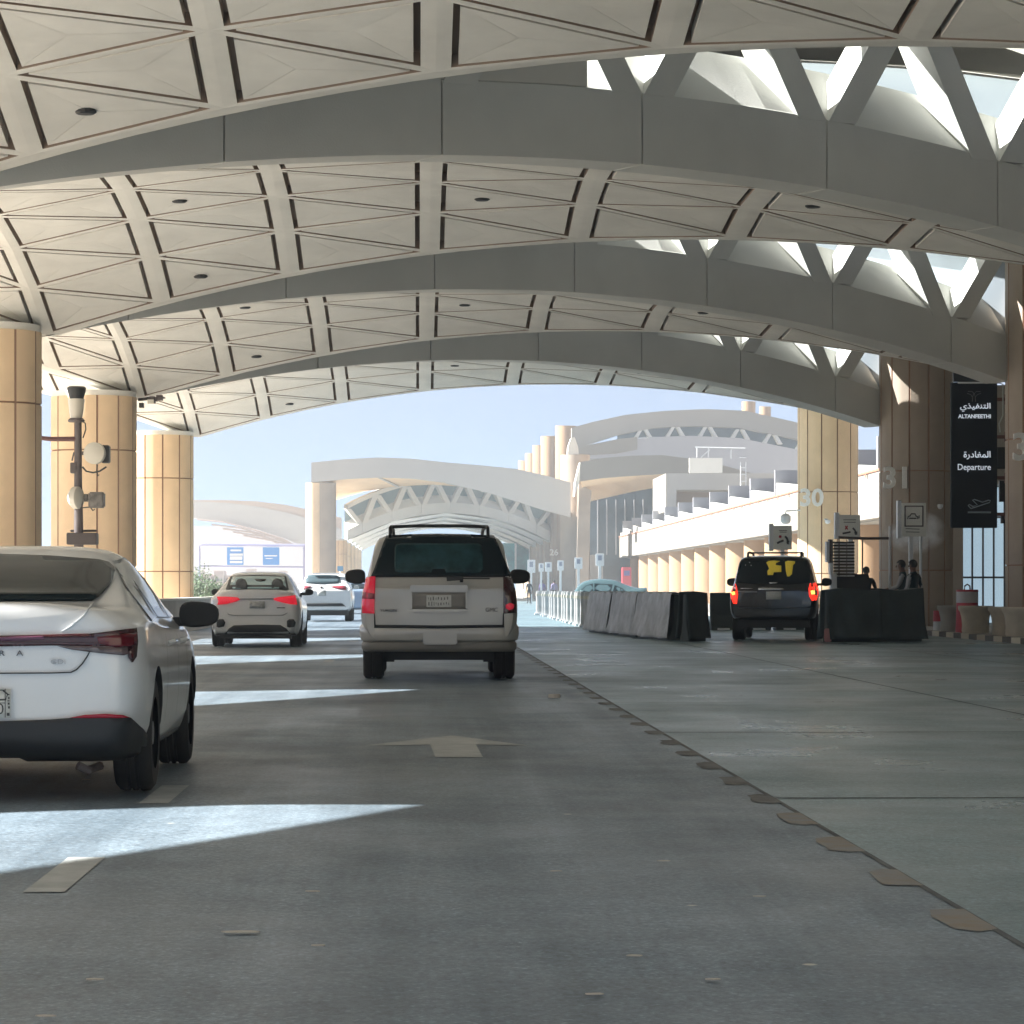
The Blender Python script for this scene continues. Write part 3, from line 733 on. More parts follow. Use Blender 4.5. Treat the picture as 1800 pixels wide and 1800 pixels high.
# bumper: a deep bar wrapping the corners
def bumper(c, w, y0, z0, z1, m, name='bumper', out=.07, wrap=.55, low=.85):
    mb = MB(); prof = [(0, z0), (-out*.7, z0+.02), (-out, z0+(z1-z0)*.35), (-out, z1-(z1-z0)*.18), (-out*.55, z1), (.02, z1+.004)]
    path = []; N = 26
    for i in range(N+1):
        t = -1+2*i/N; x = w*sin(t*pi/2); yb = y0+wrap*(1-cos(t*pi/2))**3.2
        nx, ny = (0, -1) if abs(t) < .6 else (sin((abs(t)-.6)/.4*pi/2)*(1 if t > 0 else -1), -cos((abs(t)-.6)/.4*pi/2))
        path.append((x, yb, nx, ny, abs(t)))
    vs = []
    for x, y, nx, ny, t in path:
        for o_, z in prof: vs.append((x-nx*o_*1.0, y-ny*o_, z if z > z0+.1 else z+(.0)))
    k = len(prof); fs = [(i*k+j, (i+1)*k+j, (i+1)*k+(j+1) % k, i*k+(j+1) % k) for i in range(N) for j in range(k)]
    mb.add(vs, fs); c.local(mb); return mb.build(name, m, c.root, smooth=40)
bumper(c, .965, .03, .50, .72, P_beige, out=.055, wrap=.30)
bumper(c, .955, .05, .37, .497, mat('lower bumper beige', (.20, .19, .17), .5), 'lower_bumper', out=.04, wrap=.32)
mb = MB(); boxpx(mb, 785, 985, 1045, 1085, 38.3-.045, .05); o = mb.build('hitch_cover', P_beige, c.root, bevel=.015)
mb = MB()
for x0, x1, y0_, y1_, z0, z1 in ((-.62, .62, .35, .55, .26, .42), (-.5, .5, .7, 2.2, .27, .5), (-.80, -.55, .9, 1.3, .22, .42), (.55, .80, .9, 1.3, .22, .42), (-.7, .7, 1.05, 1.25, .24, .36), (.3, .62, .15, .6, .33, .45)): mb.box(x0, x1, y0_, y1_, z0, z1)
c.local(mb); mb.build('undercarriage', M_black, c.root, bevel=.03)
for sg in (-1, 1):
    mb = MB().tube([(sg*.63, .55, 1.86), (sg*.63, .62, 1.955), (sg*.62, .8, 1.975), (sg*.61, 2.6, 1.975), (sg*.60, 2.9, 1.88)], .022, 8)
    if sg < 0: mb.tube([(-.63, .78, 1.972), (-.3, .78, 1.985), (.3, .78, 1.985), (.63, .78, 1.972)], .022, 8)
    c.local(mb); mb.build('roof_rail', M_black, c.root, smooth=True)
side_windows(c, [[(.7, 1.22), (.75, 1.72), (1.7, 1.76), (1.75, 1.22)], [(1.85, 1.22), (1.85, 1.76), (2.8, 1.76), (2.8, 1.22)], [(2.9, 1.22), (2.9, 1.74), (3.2, 1.62), (3.65, 1.22)]], M_glass)
mirrors(c, 3.55, 1.34, 1.0, .285, .20, M_black)

# --- white coupe-backed car, middle distance
Z = zz(5.625, 340, 960)
c = Car('crossover', 'white crossover with both long red tail lights lit, left of the beige SUV', 'car', -3.27, 60.3, 0, SEDAN(1.52, 4.6, .92, 1.17), P_white, (1.0, 3.7), .905, .35, .24)
c.decal('rear_window', Z([(322, 432), (345, 370), (368, 305), (500, 296), (650, 292), (800, 296), (912, 305), (928, 370), (940, 434), (630, 428)]), M_black, .005, step=7)
c.decal('cabin_view', Z([(358, 426), (370, 370), (388, 312), (640, 304), (900, 312), (908, 370), (918, 428), (640, 424)]), mat('bright cabin glass', (.42, .60, .64), .1, spec=.6), .010, step=7)
for x in (475, 830):
    c.decal('headrest', Z([(x-58, 425), (x-56, 370), (x-36, 340), (x, 331), (x+36, 340), (x+54, 370), (x+58, 425)]), mat('seat fabric', (.07, .08, .09), .8), .014, step=7)
c.decal('inner_mirror', Z([(605, 335), (720, 335), (706, 355), (660, 362), (620, 355)]), M_black, .014, step=7)
c.decal('tail_light', Z([(236, 502), (330, 500), (440, 508), (462, 528), (430, 545), (330, 572), (240, 580), (250, 545)]), L_lit, .010, step=5)
c.decal('tail_light', Z([(790, 518), (830, 506), (1000, 490), (1012, 540), (1020, 580), (960, 575), (880, 558), (800, 535)]), L_lit, .010, step=5)
c.decal('trunk_trim', Z([(455, 518), (795, 516), (795, 528), (455, 528)]), mat('shadow trim', (.25, .26, .27), .4), .008, step=9)
c.decal('number_plate', Z([(555, 545), (705, 545), (705, 615), (555, 615)]), mat('grey plate', (.48, .49, .48), .5, var=.35, scale=26), .012, step=12)
for x in (275, 965):
    c.decal('vent', Z([(x-42, 740), (x-20, 722), (x+22, 722), (x+42, 755), (x+28, 795), (x-22, 805), (x-42, 795)]), M_black, .010, step=7)
c.decal('rear_skirt', Z([(205, 860), (310, 858), (350, 815), (400, 783), (640, 776), (860, 780), (920, 815), (960, 858), (1080, 860), (1090, 900), (900, 908), (700, 892), (560, 896), (350, 905), (210, 900)]), M_black, .010, step=7)
c.decal('trunk_seam', Z([(335, 655), (350, 672), (400, 680), (880, 680), (930, 655), (934, 660), (884, 687), (396, 687), (345, 678)]), mat('soft seam', (.3, .31, .32), .5), .005, step=7)
c.decal('badge', Z([(825, 605), (905, 605), (905, 614), (825, 614)]), M_ink, .008, step=7)
mb = MB().box(-.72, .72, .2, 3.6, .17, .26); c.local(mb); mb.build('underbody', M_black, c.root)
side_windows(c, [[(.95, 1.02), (1.15, 1.22), (1.5, 1.36), (1.62, 1.02)], [(1.68, 1.02), (1.60, 1.38), (2.45, 1.42), (2.45, 1.0)], [(2.52, 1.0), (2.52, 1.42), (2.85, 1.33), (3.2, 1.0)]], M_glass)
mirrors(c, 3.0, 1.10, .90, .17, .13, M_black)

# --- white SUV far ahead
c = Car('suv', 'white SUV with slim dark tail lights, directly ahead of the white crossover', 'car', -3.3, 107.5, 0, SUV(1.74, 4.8, .95, .70, .42, 1.12, .38), P_white, (1.0, 3.8), .93, .37, .26)
c.decal('rear_glass', Z([(1085, 330), (1100, 300), (1130, 288), (1270, 284), (1420, 290), (1448, 310), (1452, 355), (1420, 368), (1270, 376), (1120, 368), (1088, 355)]), mat('hazy tinted glass', (.10, .14, .16), .15), .006, step=7)
c.decal('tail_light', Z([(1350, 400), (1480, 393), (1512, 402), (1508, 435), (1440, 428), (1385, 412)]), mat('dull red lens', (.30, .05, .07), .2), .012, step=6)
c.decal('tail_light', Z([(1172, 402), (1060, 393), (1040, 400), (1040, 428), (1090, 430), (1150, 418)]), mat('dull red lens', (.30, .05, .07), .2), .012, step=6)
c.decal('number_plate', Z([(1225, 438), (1310, 438), (1310, 492), (1225, 492)]), mat('grey plate', (.48, .49, .48), .5), .012, step=10)
c.decal('emblem', Z([(1252, 402), (1276, 402), (1276, 418), (1252, 418)]), M_steel, .012, step=8)
c.decal('rear_skirt', Z([(1050, 568), (1470, 566), (1500, 590), (1525, 625), (1555, 650), (1555, 690), (1480, 700), (1300, 690), (1050, 690)]), M_black, .012, step=9)
mb = MB().box(-.8, .8, .15, 4.0, .22, .40); c.local(mb); mb.build('underbody', M_black, c.root)
mb = MB().box(-.5, .5, .32, .42, 1.70, 1.74); c.local(mb); mb.build('spoiler', P_white, c.root, bevel=.01)
mirrors(c, 3.3, 1.22, .93, .20, .15, P_white)
for X_, Y_, pt, lb in ((-2.7, 140, P_blue, 'pale blue car half hidden between the far white SUV and the beige SUV'), (-6.1+.4, 165, P_teal, 'faint bluish car roof showing left of the far white SUV')):
    c = Car('sedan', lb, 'car', X_, Y_, 0, SEDAN(1.5, 4.6, .92, 1.12), pt, (1.0, 3.7), .89, .34, .24)
    a = P(0, 0, Y_); q = lambda x, z: (VX+(X_+x)*F/Y_, VY-(z-CZ)*F/Y_)
    c.decal('rear_window', [q(-.6, 1.16), q(-.5, 1.40), q(.5, 1.40), q(.6, 1.16)], M_glass, .008, step=4)
    for sg in (-1, 1): c.decal('tail_light', [q(sg*.5, .9), q(sg*.8, .88), q(sg*.8, 1.0), q(sg*.5, 1.0)], L_dark, .01, step=3)
    mirrors(c, 3.0, 1.05, .90, .17, .13, pt)

# --- black SUV by the checkpoint
Z = zz(7.5, 1240, 930)
c = Car('suv', 'black SUV braking beside the barriers, yellow patch showing in its rear glass', 'car', 8.00, 67.9, R(-9), SUV(1.93, 5.2, .985, .74, .50, 1.16, .38), P_black, (1.1, 4.1), .965, .40, .29)
c.decal('rear_glass', Z([(395, 700), (430, 560), (480, 430), (530, 345), (700, 322), (900, 318), (1100, 322), (1280, 345), (1345, 440), (1390, 560), (1425, 700), (1100, 725), (700, 725)]), M_glass, .005, step=7)
gy = mat('glowing yellow decal', (.72, .50, .03), .5, emit=(1, .75, .05), es=.03)  # sticker colour also given a faint glow of its own
c.decal('window_sticker', Z([(815, 470), (800, 450), (830, 428), (900, 422), (980, 430), (930, 455), (925, 480), (1000, 490), (1000, 570), (900, 575), (890, 612), (820, 612), (815, 560), (840, 530)]), gy, .012, step=6)
c.decal('window_sticker', Z([(1050, 440), (1085, 425), (1180, 432), (1180, 455), (1155, 480), (1140, 600), (1105, 630), (1075, 628), (1060, 560)]), gy, .012, step=6)
mb = MB()
for x_, y_ in ((530, 480), (583, 447), (603, 484)):
    h = c.ray(*Z([(x_, y_)])[0]); mb.lathe([(0, -.02), (.018, -.01), (.022, .01)], h[0], 10, 'y')
mb.build('sticker_dots', M_galv, c.root)
for poly, mm, nm in (([(350, 715), (395, 718), (415, 770), (430, 860), (415, 985), (370, 985), (345, 900), (335, 800)], L_brake, 'tail_light'),
                     ([(1375, 720), (1440, 705), (1470, 760), (1480, 850), (1455, 940), (1400, 945), (1365, 880), (1358, 790)], L_brake, 'tail_light')):
    c.decal(nm, Z(poly), mm, .010, step=6)
c.decal('lamp_core', Z([(340, 830), (385, 825), (395, 862), (360, 872)]), L_amber, .016, step=5); c.decal('lamp_core', Z([(1385, 815), (1430, 812), (1435, 858), (1395, 862)]), L_amber, .016, step=5)
c.decal('lamp_lens', Z([(345, 765), (400, 765), (405, 800), (342, 800)]), mat('pink lens', (.8, .45, .45), .3, emit=(1, .4, .4), es=.1), .016, step=5)
c.decal('chrome_strip', Z([(690, 782), (760, 774), (1030, 780), (1040, 808), (700, 808)]), M_chrome, .016, step=8)
c.decal('chrome_strip', Z([(465, 782), (622, 782), (622, 796), (465, 796)]), M_chrome, .010, step=8)
c.decal('chrome_strip', Z([(425, 815), (680, 822), (680, 836), (520, 838), (425, 826)]), mat('dull chrome', (.35, .36, .38), .3, metal=.6), .010, step=8)
c.decal('badge', Z([(835, 708), (955, 708), (935, 722), (850, 726)]), M_chrome, .012, step=6)
c.decal('number_plate', Z([(798, 825), (1000, 822), (998, 925), (800, 928)]), M_platew, .016, step=14)
c.decal('bumper_edge', Z([(440, 1030), (900, 1040), (1400, 1025), (1400, 1040), (900, 1058), (440, 1045)]), mat('paler black', (.05, .06, .07), .5), .006, step=10)  # paler strip along the bumper edge
mb = MB().box(-.8, .8, .25, 4.2, .30, .46); c.local(mb); mb.build('underbody', M_black, c.root)
for sg in (-1, 1):
    mb = MB().tube([(sg*.60, .62, 1.90), (sg*.60, .72, 1.985), (sg*.59, 1.0, 2.0), (sg*.58, 2.7, 2.0), (sg*.57, 3.0, 1.9)], .026, 8)
    if sg < 0: mb.tube([(-.6, .8, 1.99), (.6, .8, 1.99)], .018, 8)
    c.local(mb); mb.build('roof_rail', M_black, c.root, smooth=True)
side_windows(c, [[(.75, 1.22), (.8, 1.72), (1.7, 1.76), (1.75, 1.22)], [(1.85, 1.22), (1.85, 1.76), (2.8, 1.76), (2.8, 1.22)], [(2.9, 1.22), (2.9, 1.74), (3.2, 1.62), (3.65, 1.22)]], M_glass)
mirrors(c, 3.45, 1.33, 1.0, .235, .19, M_black)

# --- teal sedan crossing behind the barriers
c = Car('sedan', 'teal-grey sedan seen side-on behind the white posts and grey barriers', 'car', 10.7, 141, R(87), SEDAN(1.63, 4.7, .92, 1.22), P_teal, (1.0, 3.75), .89, .34, .24)
side_windows(c, [[(.95, 1.0), (1.15, 1.20), (1.5, 1.34), (1.62, 1.0)], [(1.68, 1.0), (1.60, 1.37), (2.45, 1.42), (2.45, 1.0)], [(2.52, 1.0), (2.52, 1.42), (2.85, 1.32), (3.2, 1.0)]], M_glass)
mirrors(c, 3.0, 1.05, .90, .17, .13, P_teal)

# ---------------------------------------------------------------- barriers, posts, planters, signs, checkpoint
M_barrier = mat('dirty concrete barrier', (.43, .45, .48), .8, var=.3, scale=2.2, bump=.3, bscale=14)
M_cloth = mat('black dust sheet', (.028, .045, .052), .42, var=.3, scale=3)
M_dkbar = mat('dark green barrier', (.022, .034, .036), .55, var=.25, scale=3)
def jersey(name, label, a, b, h, m, group, drape=0, w=.30, seed=1, feet=False):
    """barrier with a flared foot; optional loose cloth hung over it, with folds"""
    rnd = random.Random(seed); a = Vector((*a, 0)); b = Vector((*b, 0)); L = (b-a).length; d = (b-a)/L; n = Vector((-d.y, d.x, 0))
    root = thing(name, label, 'barrier', a+(b-a)/2, 0, group)
    w0 = w; w = w*.55 if drape else w; prof = [(w, 0), (w, .09), (w*.82, .16), (w*.45, .42), (w*.36, h-.03), (w*.28, h), (-w*.28, h), (-w*.36, h-.03), (-w*.45, .42), (-w*.82, .16), (-w, .09), (-w, 0)]
    mb = MB(); N = 2; k = len(prof)
    z0 = 0
    for q in range(N): 
        for o_, z in prof: mb.v.append(a+d*L*(q/(N-1))+n*o_+Vector((0, 0, z)))
    for j in range(k-1): mb.f.append((j, k+j, k+j+1, j+1))
    mb.f += [tuple(range(k-1, -1, -1)), tuple(range(k, 2*k)), (0, k-1, 2*k-1, k)]; mb.mi = [0]*len(mb.f)
    mb.build('body', m if not drape else M_dkbar, root, bevel=.012)
    w = w0
    if drape:
        mb = MB(); ns = int(L/.05); prof2 = []
        m_ = 30; ph = [rnd.uniform(0, 6) for _ in range(6)]
        for i in range(ns+1):
            t = i/ns; x = -.06+(L+.12)*t
            for j in range(m_+1):
                u = j/m_*2-1; au = abs(u)
                z = h+.03-max(0, au-.14)/.86*(h+.0)
                base = (.30*au/.14 if au < .14 else .31+.10*((au-.14)/.86)+.34*max(0, ((au-.14)/.86-.45))**1.3)*w/.30*.42
                amp = drape*(max(0, au-.14)/.86)**.8
                fold = amp*(.6*sin(x*6.5+ph[0]+au*2.2+sin(x*2.1))+.4*sin(x*13+ph[1]-au*3+1.5*sin(x*3.7))*(.5+.5*sin(x*1.7+ph[5]))+.4*sin(x*3.1+ph[2])+.25*sin(au*11+x*4+ph[3])*sin(x*2.3))
                hem = .03*sin(x*3.1+ph[4])+.008*sin(x*7+ph[5])
                zz_ = max(.02, z+.03*au+(hem*.3 if au > .9 else 0)+.025*sin(x*5+ph[1])*(au < .3))
                off = (base+fold*.5+amp*.5)*(1 if u > 0 else -1)
                mb.v.append(a+d*x+n*off+Vector((0, 0, zz_)))
        for i in range(ns):
            for j in range(m_):
                q = i*(m_+1)+j; mb.f.append((q, q+1, q+m_+2, q+m_+1))
        mb.mi = [0]*len(mb.f)
        o = mb.build('cover_sheet', m, root, smooth=60, recalc=False)
        sl = o.modifiers.new('thick', 'SOLIDIFY'); sl.thickness = .008
    if feet:
        mb = MB()
        for q in range(3):
            p = a+d*L*(.2+.3*q); mb.bar(p+Vector((0, 0, .03))-n*w*1.04, p+Vector((0, 0, .03))+n*w*1.04, .35, .05)
        mb.build('foot_slots', M_galv, root)
    return root
pts = [(5.85, 67.8), (5.42, 72.6), (5.12, 77.4), (4.82, 82.6)]
nm = ['nearest the black SUV', 'second from the black end barrier', 'farthest grey one, touching the white posts']
for i in range(3):
    a, b = Vector(pts[i]), Vector(pts[i+1]); e = (b-a).normalized()*.2
    jersey('road_barrier', ['wrinkled grey sheet-covered barrier beside the black end piece, nearest of its run', 'wrinkled grey sheet-covered barrier in the middle of its run', 'wrinkled grey sheet-covered barrier touching the white posts'][i], a+e, b-e, 1.04, M_barrier, 'grey barriers dividing the lanes', .14, .30, 11+i)
jersey('road_barrier', 'narrow black barrier end piece at the near tip of the grey barriers', (5.93, 67.15), (6.35, 67.5), 1.05, M_cloth, None, .03, .26, 4)
for i, (x0, x1) in enumerate(((6.9, 8.15), (8.3, 10.0), (10.15, 12.1))):
    jersey('road_barrier', ['dark green barrier just right of the grey run, behind it', 'dark green barrier left of and behind the black SUV', 'dark green barrier hidden behind the black SUV'][i], (x0, 85.5+i*.2), (x1, 85.6+i*.2), 1.06, M_dkbar, 'dark barriers across the lane', 0, .28, 5, True)
jersey('road_barrier', 'large black sheet-covered barrier right of the black SUV', (8.95, 66.2), (10.1, 66.5), 1.12, M_cloth, None, .15, .34, 8)
jersey('road_barrier', 'black sheet-covered barrier in front of the two standing attendants', (10.12, 66.6), (11.1, 67.0), 1.12, M_cloth, None, .14, .34, 9)
mb = MB().box(8.90, 9.05, 66.0, 66.1, .0, .30); tag(mb.build('marker_foot', mat('faded pink plastic', (.42, .2, .2), .6), bevel=.02), 'faded pink foot marker at the left end of the large black barrier', 'marker')
# white posts in a row
proto = None
random.seed(5)
for i in range(18):
    px_ = 1044-5.7*i; y = 21942/(px_-791); x = (px_-735)*y/F+random.uniform(-.03, .03); wd = random.choice((.17, .2, .30, .2))*y/100
    if i == 17: x += .1; wd = .42
    lb = 'white rectangular post in the row behind the grey barriers'
    lb = 'wide white post at the far end of the post row' if i == 17 else lb
    if proto is None or i == 17:
        o = thing('bollard', lb, 'bollard', (x, y, 0), 0, 'white posts beyond the barriers' if i < 17 else None)
        mb = MB().box(x-wd/2, x+wd/2, y-.12, y+.12, 0, 1.08); mb.build('post', mat('chalky white post', (.55, .55, .55), .7, var=.15, scale=4), o, bevel=.03)
        mb = MB().box(x-wd/2-.01, x+wd/2+.01, y-.13, y+.13, .86, .95); mb.build('band', mat('cream band', (.66, .62, .52), .5), o)
        mb = MB().box(x-wd/2-.05, x+wd/2+.05, y-.2, y+.2, 0, .07); mb.build('foot', M_galv, o, bevel=.01)
        proto = proto or o
    else:
        o = proto.copy(); COL.objects.link(o); o.location = (x, y, 0); o.scale = (wd/.2, 1, 1)
        for ch in list(proto.children): cc = ch.copy(); COL.objects.link(cc); cc.parent = o
# planters
M_plant = mat('planter concrete', (.60, .55, .45), .8, var=.12, scale=3, bump=.1, bscale=30)
M_soil = mat('soil', (.12, .09, .06), .9)
def planter(x, y, label, m=M_plant):
    o = thing('planter', label, 'planter', (x, y, .1), 0, None)
    pr = [(0, 0), (.31, 0), (.33, .06), (.32, .2), (.335, .38), (.37, .52), (.41, .57), (.415, .64), (.40, .66), (.35, .66), (.34, .60)]
    MB().lathe(pr, (x, y, .1), 36).build('bowl', m, o, smooth=True)
    MB().lathe([(0, .60), (.345, .60)], (x, y, .1), 30).build('soil', M_soil, o)
    return o
planter(13.42, 72.6, 'round concrete planter directly below the red and white drum')
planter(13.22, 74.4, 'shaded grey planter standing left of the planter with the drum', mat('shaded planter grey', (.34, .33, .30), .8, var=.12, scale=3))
planter(13.50, 67.6, 'round concrete planter at the right edge of the frame, cut off')
planter(13.50, 69.2, 'round pale planter right of the drum planter')
dr = thing('drum', 'red and white traffic drum with a top handle above the planter', 'traffic drum', (13.36, 73.35, .1))
dx, dy = 13.36, 73.35
M_rw = mat('drum red', (.48, .03, .05), .45)
for z0, z1, m, nme in ((.10, .60, M_rw, 'lower_band'), (.60, .83, mat('drum red b', (.50, .035, .055), .45), 'red_band'), (.83, 1.10, mat('drum white', (.55, .54, .56), .45), 'white_band'), (1.10, 1.15, M_rw, 'cap')):
    MB().lathe([(0, z0), (.29 if z0 < .2 else .265, z0), (.262, z1), (0, z1)], (dx, dy, 0), 28).build(nme, m, dr, smooth=True)
MB().tube([(dx-.07, dy, 1.15), (dx-.06, dy, 1.24), (dx, dy, 1.28), (dx+.06, dy, 1.24), (dx+.07, dy, 1.15)], .02, 6).build('handle', M_steel, dr)
bl = thing('drum', 'low red and white bollard barrel left of the drum planter', 'traffic drum', (13.1, 75.5, .1))
# a red barrel seen low beside the planter
for i, (z0, z1, m) in enumerate(((.1, .35, M_galv), (.35, .62, M_rw))): MB().lathe([(0, z0), (.16, z0), (.15, z1), (0, z1)], (13.12, 75.9, 0), 20).build(['base', 'body'][i], m, bl, smooth=True)

# banner sign "Departure"
M_navy = mat('banner navy', (.005, .009, .015), .7, spec=.12)
M_txt = mat('glowing banner lettering', (.92, .94, .95), .5, emit=(.9, .95, 1), es=.09)  # glow added to lift the letters out of the shade
bn = thing('hanging_sign', 'tall black Departure banner sign in Arabic and English with aeroplane symbol', 'sign', (12.8, 70.0, 2.6))
YB = 70.0
def bx(px0, py0, px1, py1, Y, d, mb=None):
    a, b = P(px0, py0, Y), P(px1, py1, Y); return (mb or MB()).box(a.x, b.x, Y, Y+d, b.z, a.z)
bx(1672, 672, 1753, 928, YB, .14).build('panel', M_navy, bn, bevel=.012)
bx(1676, 655, 1736, 671, YB+.35, .12).build('upper_panel', mat('navy back', (.012, .016, .024), .5), bn)
bx(1684, 671.5, 1756, 674, YB-.03, .05).build('top_rail', M_galv, bn)
def tx(t, size, px, py, name='lettering', w=1.0, bold=0):
    q = P(px, py, YB-.008); text_mb(t, size, q, .008, bold, width=w, align='RIGHT').build(name, M_txt, bn, recalc=False)
tx('ALTANFEETHI', .125, 1742, 735, w=.97, bold=.004)
tx('Departure', .20, 1742, 826, w=.92, bold=.002)
# Arabic words in visual order with joined letter forms
tx('\ufef1\ufeac\ufef4\ufed4\ufee8\ufe98\ufedf\ufe8d', .175, 1742, 718, 'arabic_lettering', w=1.22, bold=.003)
tx('\ufe93\ufead\ufea9\ufe8e\ufed0\ufee4\ufedf\ufe8d', .20, 1742, 804, 'arabic_lettering', w=1.02, bold=.003)
def pline(pts, r, name, m, Y=YB-.012):
    mb = MB(); pp = [P(x, y, Y) for x, y in pts]; mb.tube(pp, r, 5); return mb.build(name, m, bn)
e_ = lambda pts: [(1640+x/5.625, 640+y/5.625) for x, y in pts]
M_sym = mat('symbol grey blue', (.30, .36, .40), .5)
pline(e_([(347, 1398), (375, 1428), (400, 1420), (560, 1368), (568, 1350), (550, 1345), (490, 1365), (410, 1338), (390, 1343), (438, 1392), (395, 1408), (362, 1388), (347, 1398)]), .013, 'aeroplane_symbol', M_sym)
pline(e_([(345, 1465), (572, 1465)]), .022, 'runway_symbol', M_sym)
for pts_ in ([(388, 372), (392, 330), (372, 300), (338, 290)], [(422, 372), (418, 330), (440, 300), (475, 290)], [(392, 322), (405, 290), (385, 270), (345, 270)], [(418, 322), (408, 290), (430, 270), (470, 272)]):
    pline(e_(pts_), .006, 'palm_emblem', mat('faint gold', (.13, .12, .12), .4))
for y_ in (702, 768, 840, 904): mb = MB(); bx(1753, y_-3, 1772, y_+3, YB+.05, .08, mb); bx(1766, y_-9, 1771, y_+9, YB+.1, .06, mb); mb.build('wall_bracket', mat('rust brown steel', (.12, .045, .035), .6), bn)
for r4 in ((1753, 786, 1767, 824), (1757, 845, 1767, 882), (1760, 905, 1767, 920)): bx(*r4, YB+.3, .1).build('cable_box', M_black, bn)
mb = MB().tube([P(1755, 672, YB+.05), P(1763, 676, YB+.05), P(1763, 730, YB+.05), P(1756, 745, YB+.05), P(1758, 760, YB+.05)], .018, 6); mb.build('cable', mat('pale cable', (.5, .52, .48), .6), bn)

# building front behind the right-hand columns: glazed doors between stone piers
tf = thing('entrance_building', 'dim terminal front with a pale glazed door between the numbered columns', 'building', (18, 90, 0))
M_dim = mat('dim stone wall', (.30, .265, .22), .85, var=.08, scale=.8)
mb = MB()
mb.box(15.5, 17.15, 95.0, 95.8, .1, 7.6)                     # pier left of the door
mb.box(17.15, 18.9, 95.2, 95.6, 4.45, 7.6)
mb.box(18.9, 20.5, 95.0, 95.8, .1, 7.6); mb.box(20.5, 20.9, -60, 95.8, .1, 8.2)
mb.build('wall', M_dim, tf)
mb = MB().box(17.15, 18.9, 95.35, 95.4, .1, 4.45); mb.build('door_glass', mat('glowing door glass', (.62, .76, .80), .2, emit=(.70, .88, .95), es=.11), tf)  # glow of its own stands in for the brightness behind the doors
mb = MB()
for i in range(6): mb.box(17.15+.34*i, 17.20+.34*i, 95.28, 95.345, .1, 4.45)
for z_ in (1.5, 3.4, 4.38): mb.box(17.15, 18.9, 95.27, 95.275, z_, z_+.06)
mb.build('door_frame', M_steel, tf)
mb = MB().box(13.4, 34, -80, 105, 8.9, 9.3); mb.build('roof', M_white, tf)
mb = MB().box(16.05, 17.1, 94.6, 94.99, .1, 7.6); mb.build('pilaster', M_colr, tf)

# traffic signs at the checkpoint
def sign_board(name, label, px0, py0, px1, py1, Y, side=0, post=True, post_px=None, zbase=0, frame=False, pic=None):
    a, b = P(px0, py0, Y), P(px1, py1, Y)
    o = thing(name, label, 'sign', ((a.x+b.x)/2, Y, b.z))
    MB().box(a.x, b.x, Y, Y+.16, b.z, a.z).build('board', M_signw, o, bevel=.01)
    if side:
        MB().box(a.x-side, a.x-.004, Y+.02, Y+.25, b.z-.04, a.z+.06).build('side_panel', M_galv, o)
    if frame:
        mb = MB(); t = .03
        for x0, x1, z0, z1 in ((a.x+.07, b.x-.07, a.z-.10, a.z-.07), (a.x+.07, b.x-.07, b.z+.25, b.z+.28), (a.x+.07, a.x+.10, b.z+.28, a.z-.10), (b.x-.10, b.x-.07, b.z+.28, a.z-.10)): mb.box(x0, x1, Y-.012, Y-.002, z0, z1)
        mb.build('frame', M_steel, o)
    if pic:
        for n_, w, r in pic:
            MB().tube([P(x, y, Y-.006) for x, y in w], r, 5).build(n_, M_ink if n_ != 'red_mark' else M_rw, o)
    if post:
        px_ = post_px or (px0+px1)/2; q = P(px_, 0, Y)
        MB().box(q.x-.05, q.x+.05, Y+.03, Y+.13, zbase, b.z).build('post', M_galv, o)
    return o
def zq(x0, y0, k): return lambda pts: [(x0+x/k, y0+y/k) for x, y in pts]
g = zq(900, 650, 3)
sign_board('road_sign', 'pale sign with forklift-like pictogram above the roof of the black SUV', 1360, 924, 1392, 966, 88, .12, True, 1376, pic=[
    ('pictogram', g([(1398, 915), (1410, 908), (1432, 900)]), .03), ('pictogram', g([(1440, 878), (1450, 890), (1456, 908)]), .03), ('pictogram', g([(1448, 908), (1460, 908), (1458, 916), (1450, 914)]), .035), ('red_mark', g([(1409, 875), (1420, 885)]), .022), ('red_mark', g([(1420, 875), (1409, 885)]), .022), ('text_line', g([(1408, 848), (1450, 848)]), .010), ('text_line', g([(1412, 856), (1448, 856)]), .010)])
g = zq(1420, 850, 4.737)
sign_board('road_sign', 'pale pictogram sign mounted above the black and white striped rack', 1476, 905, 1512, 944, 76, .11, True, 1496, .1, pic=[
    ('pictogram', g([(290, 415), (320, 410), (355, 403)]), .022), ('pictogram', g([(375, 370), (388, 385), (402, 410)]), .022), ('pictogram', g([(388, 410), (410, 405), (408, 420), (392, 420)]), .022), ('red_mark', g([(312, 352), (332, 382)]), .015), ('red_mark', g([(332, 352), (312, 382)]), .015), ('text_line', g([(295, 302), (400, 302)]), .008), ('text_line', g([(300, 322), (398, 322)]), .008)])
sign_board('road_sign', 'framed pale car-pictogram sign on a white post left of the banner', 1585, 884, 1628, 943, 77, .10, True, 1602, .1, True, pic=[
    ('pictogram', g([(832, 295), (835, 275), (850, 270), (862, 252), (892, 252), (902, 272), (915, 276), (915, 295)]), .016), ('pictogram', g([(845, 290), (905, 290)]), .016), ('pictogram', g([(926, 265), (926, 290)]), .012), ('text_line', g([(815, 375), (930, 380)]), .008), ('text_line', g([(818, 402), (930, 405)]), .008)])
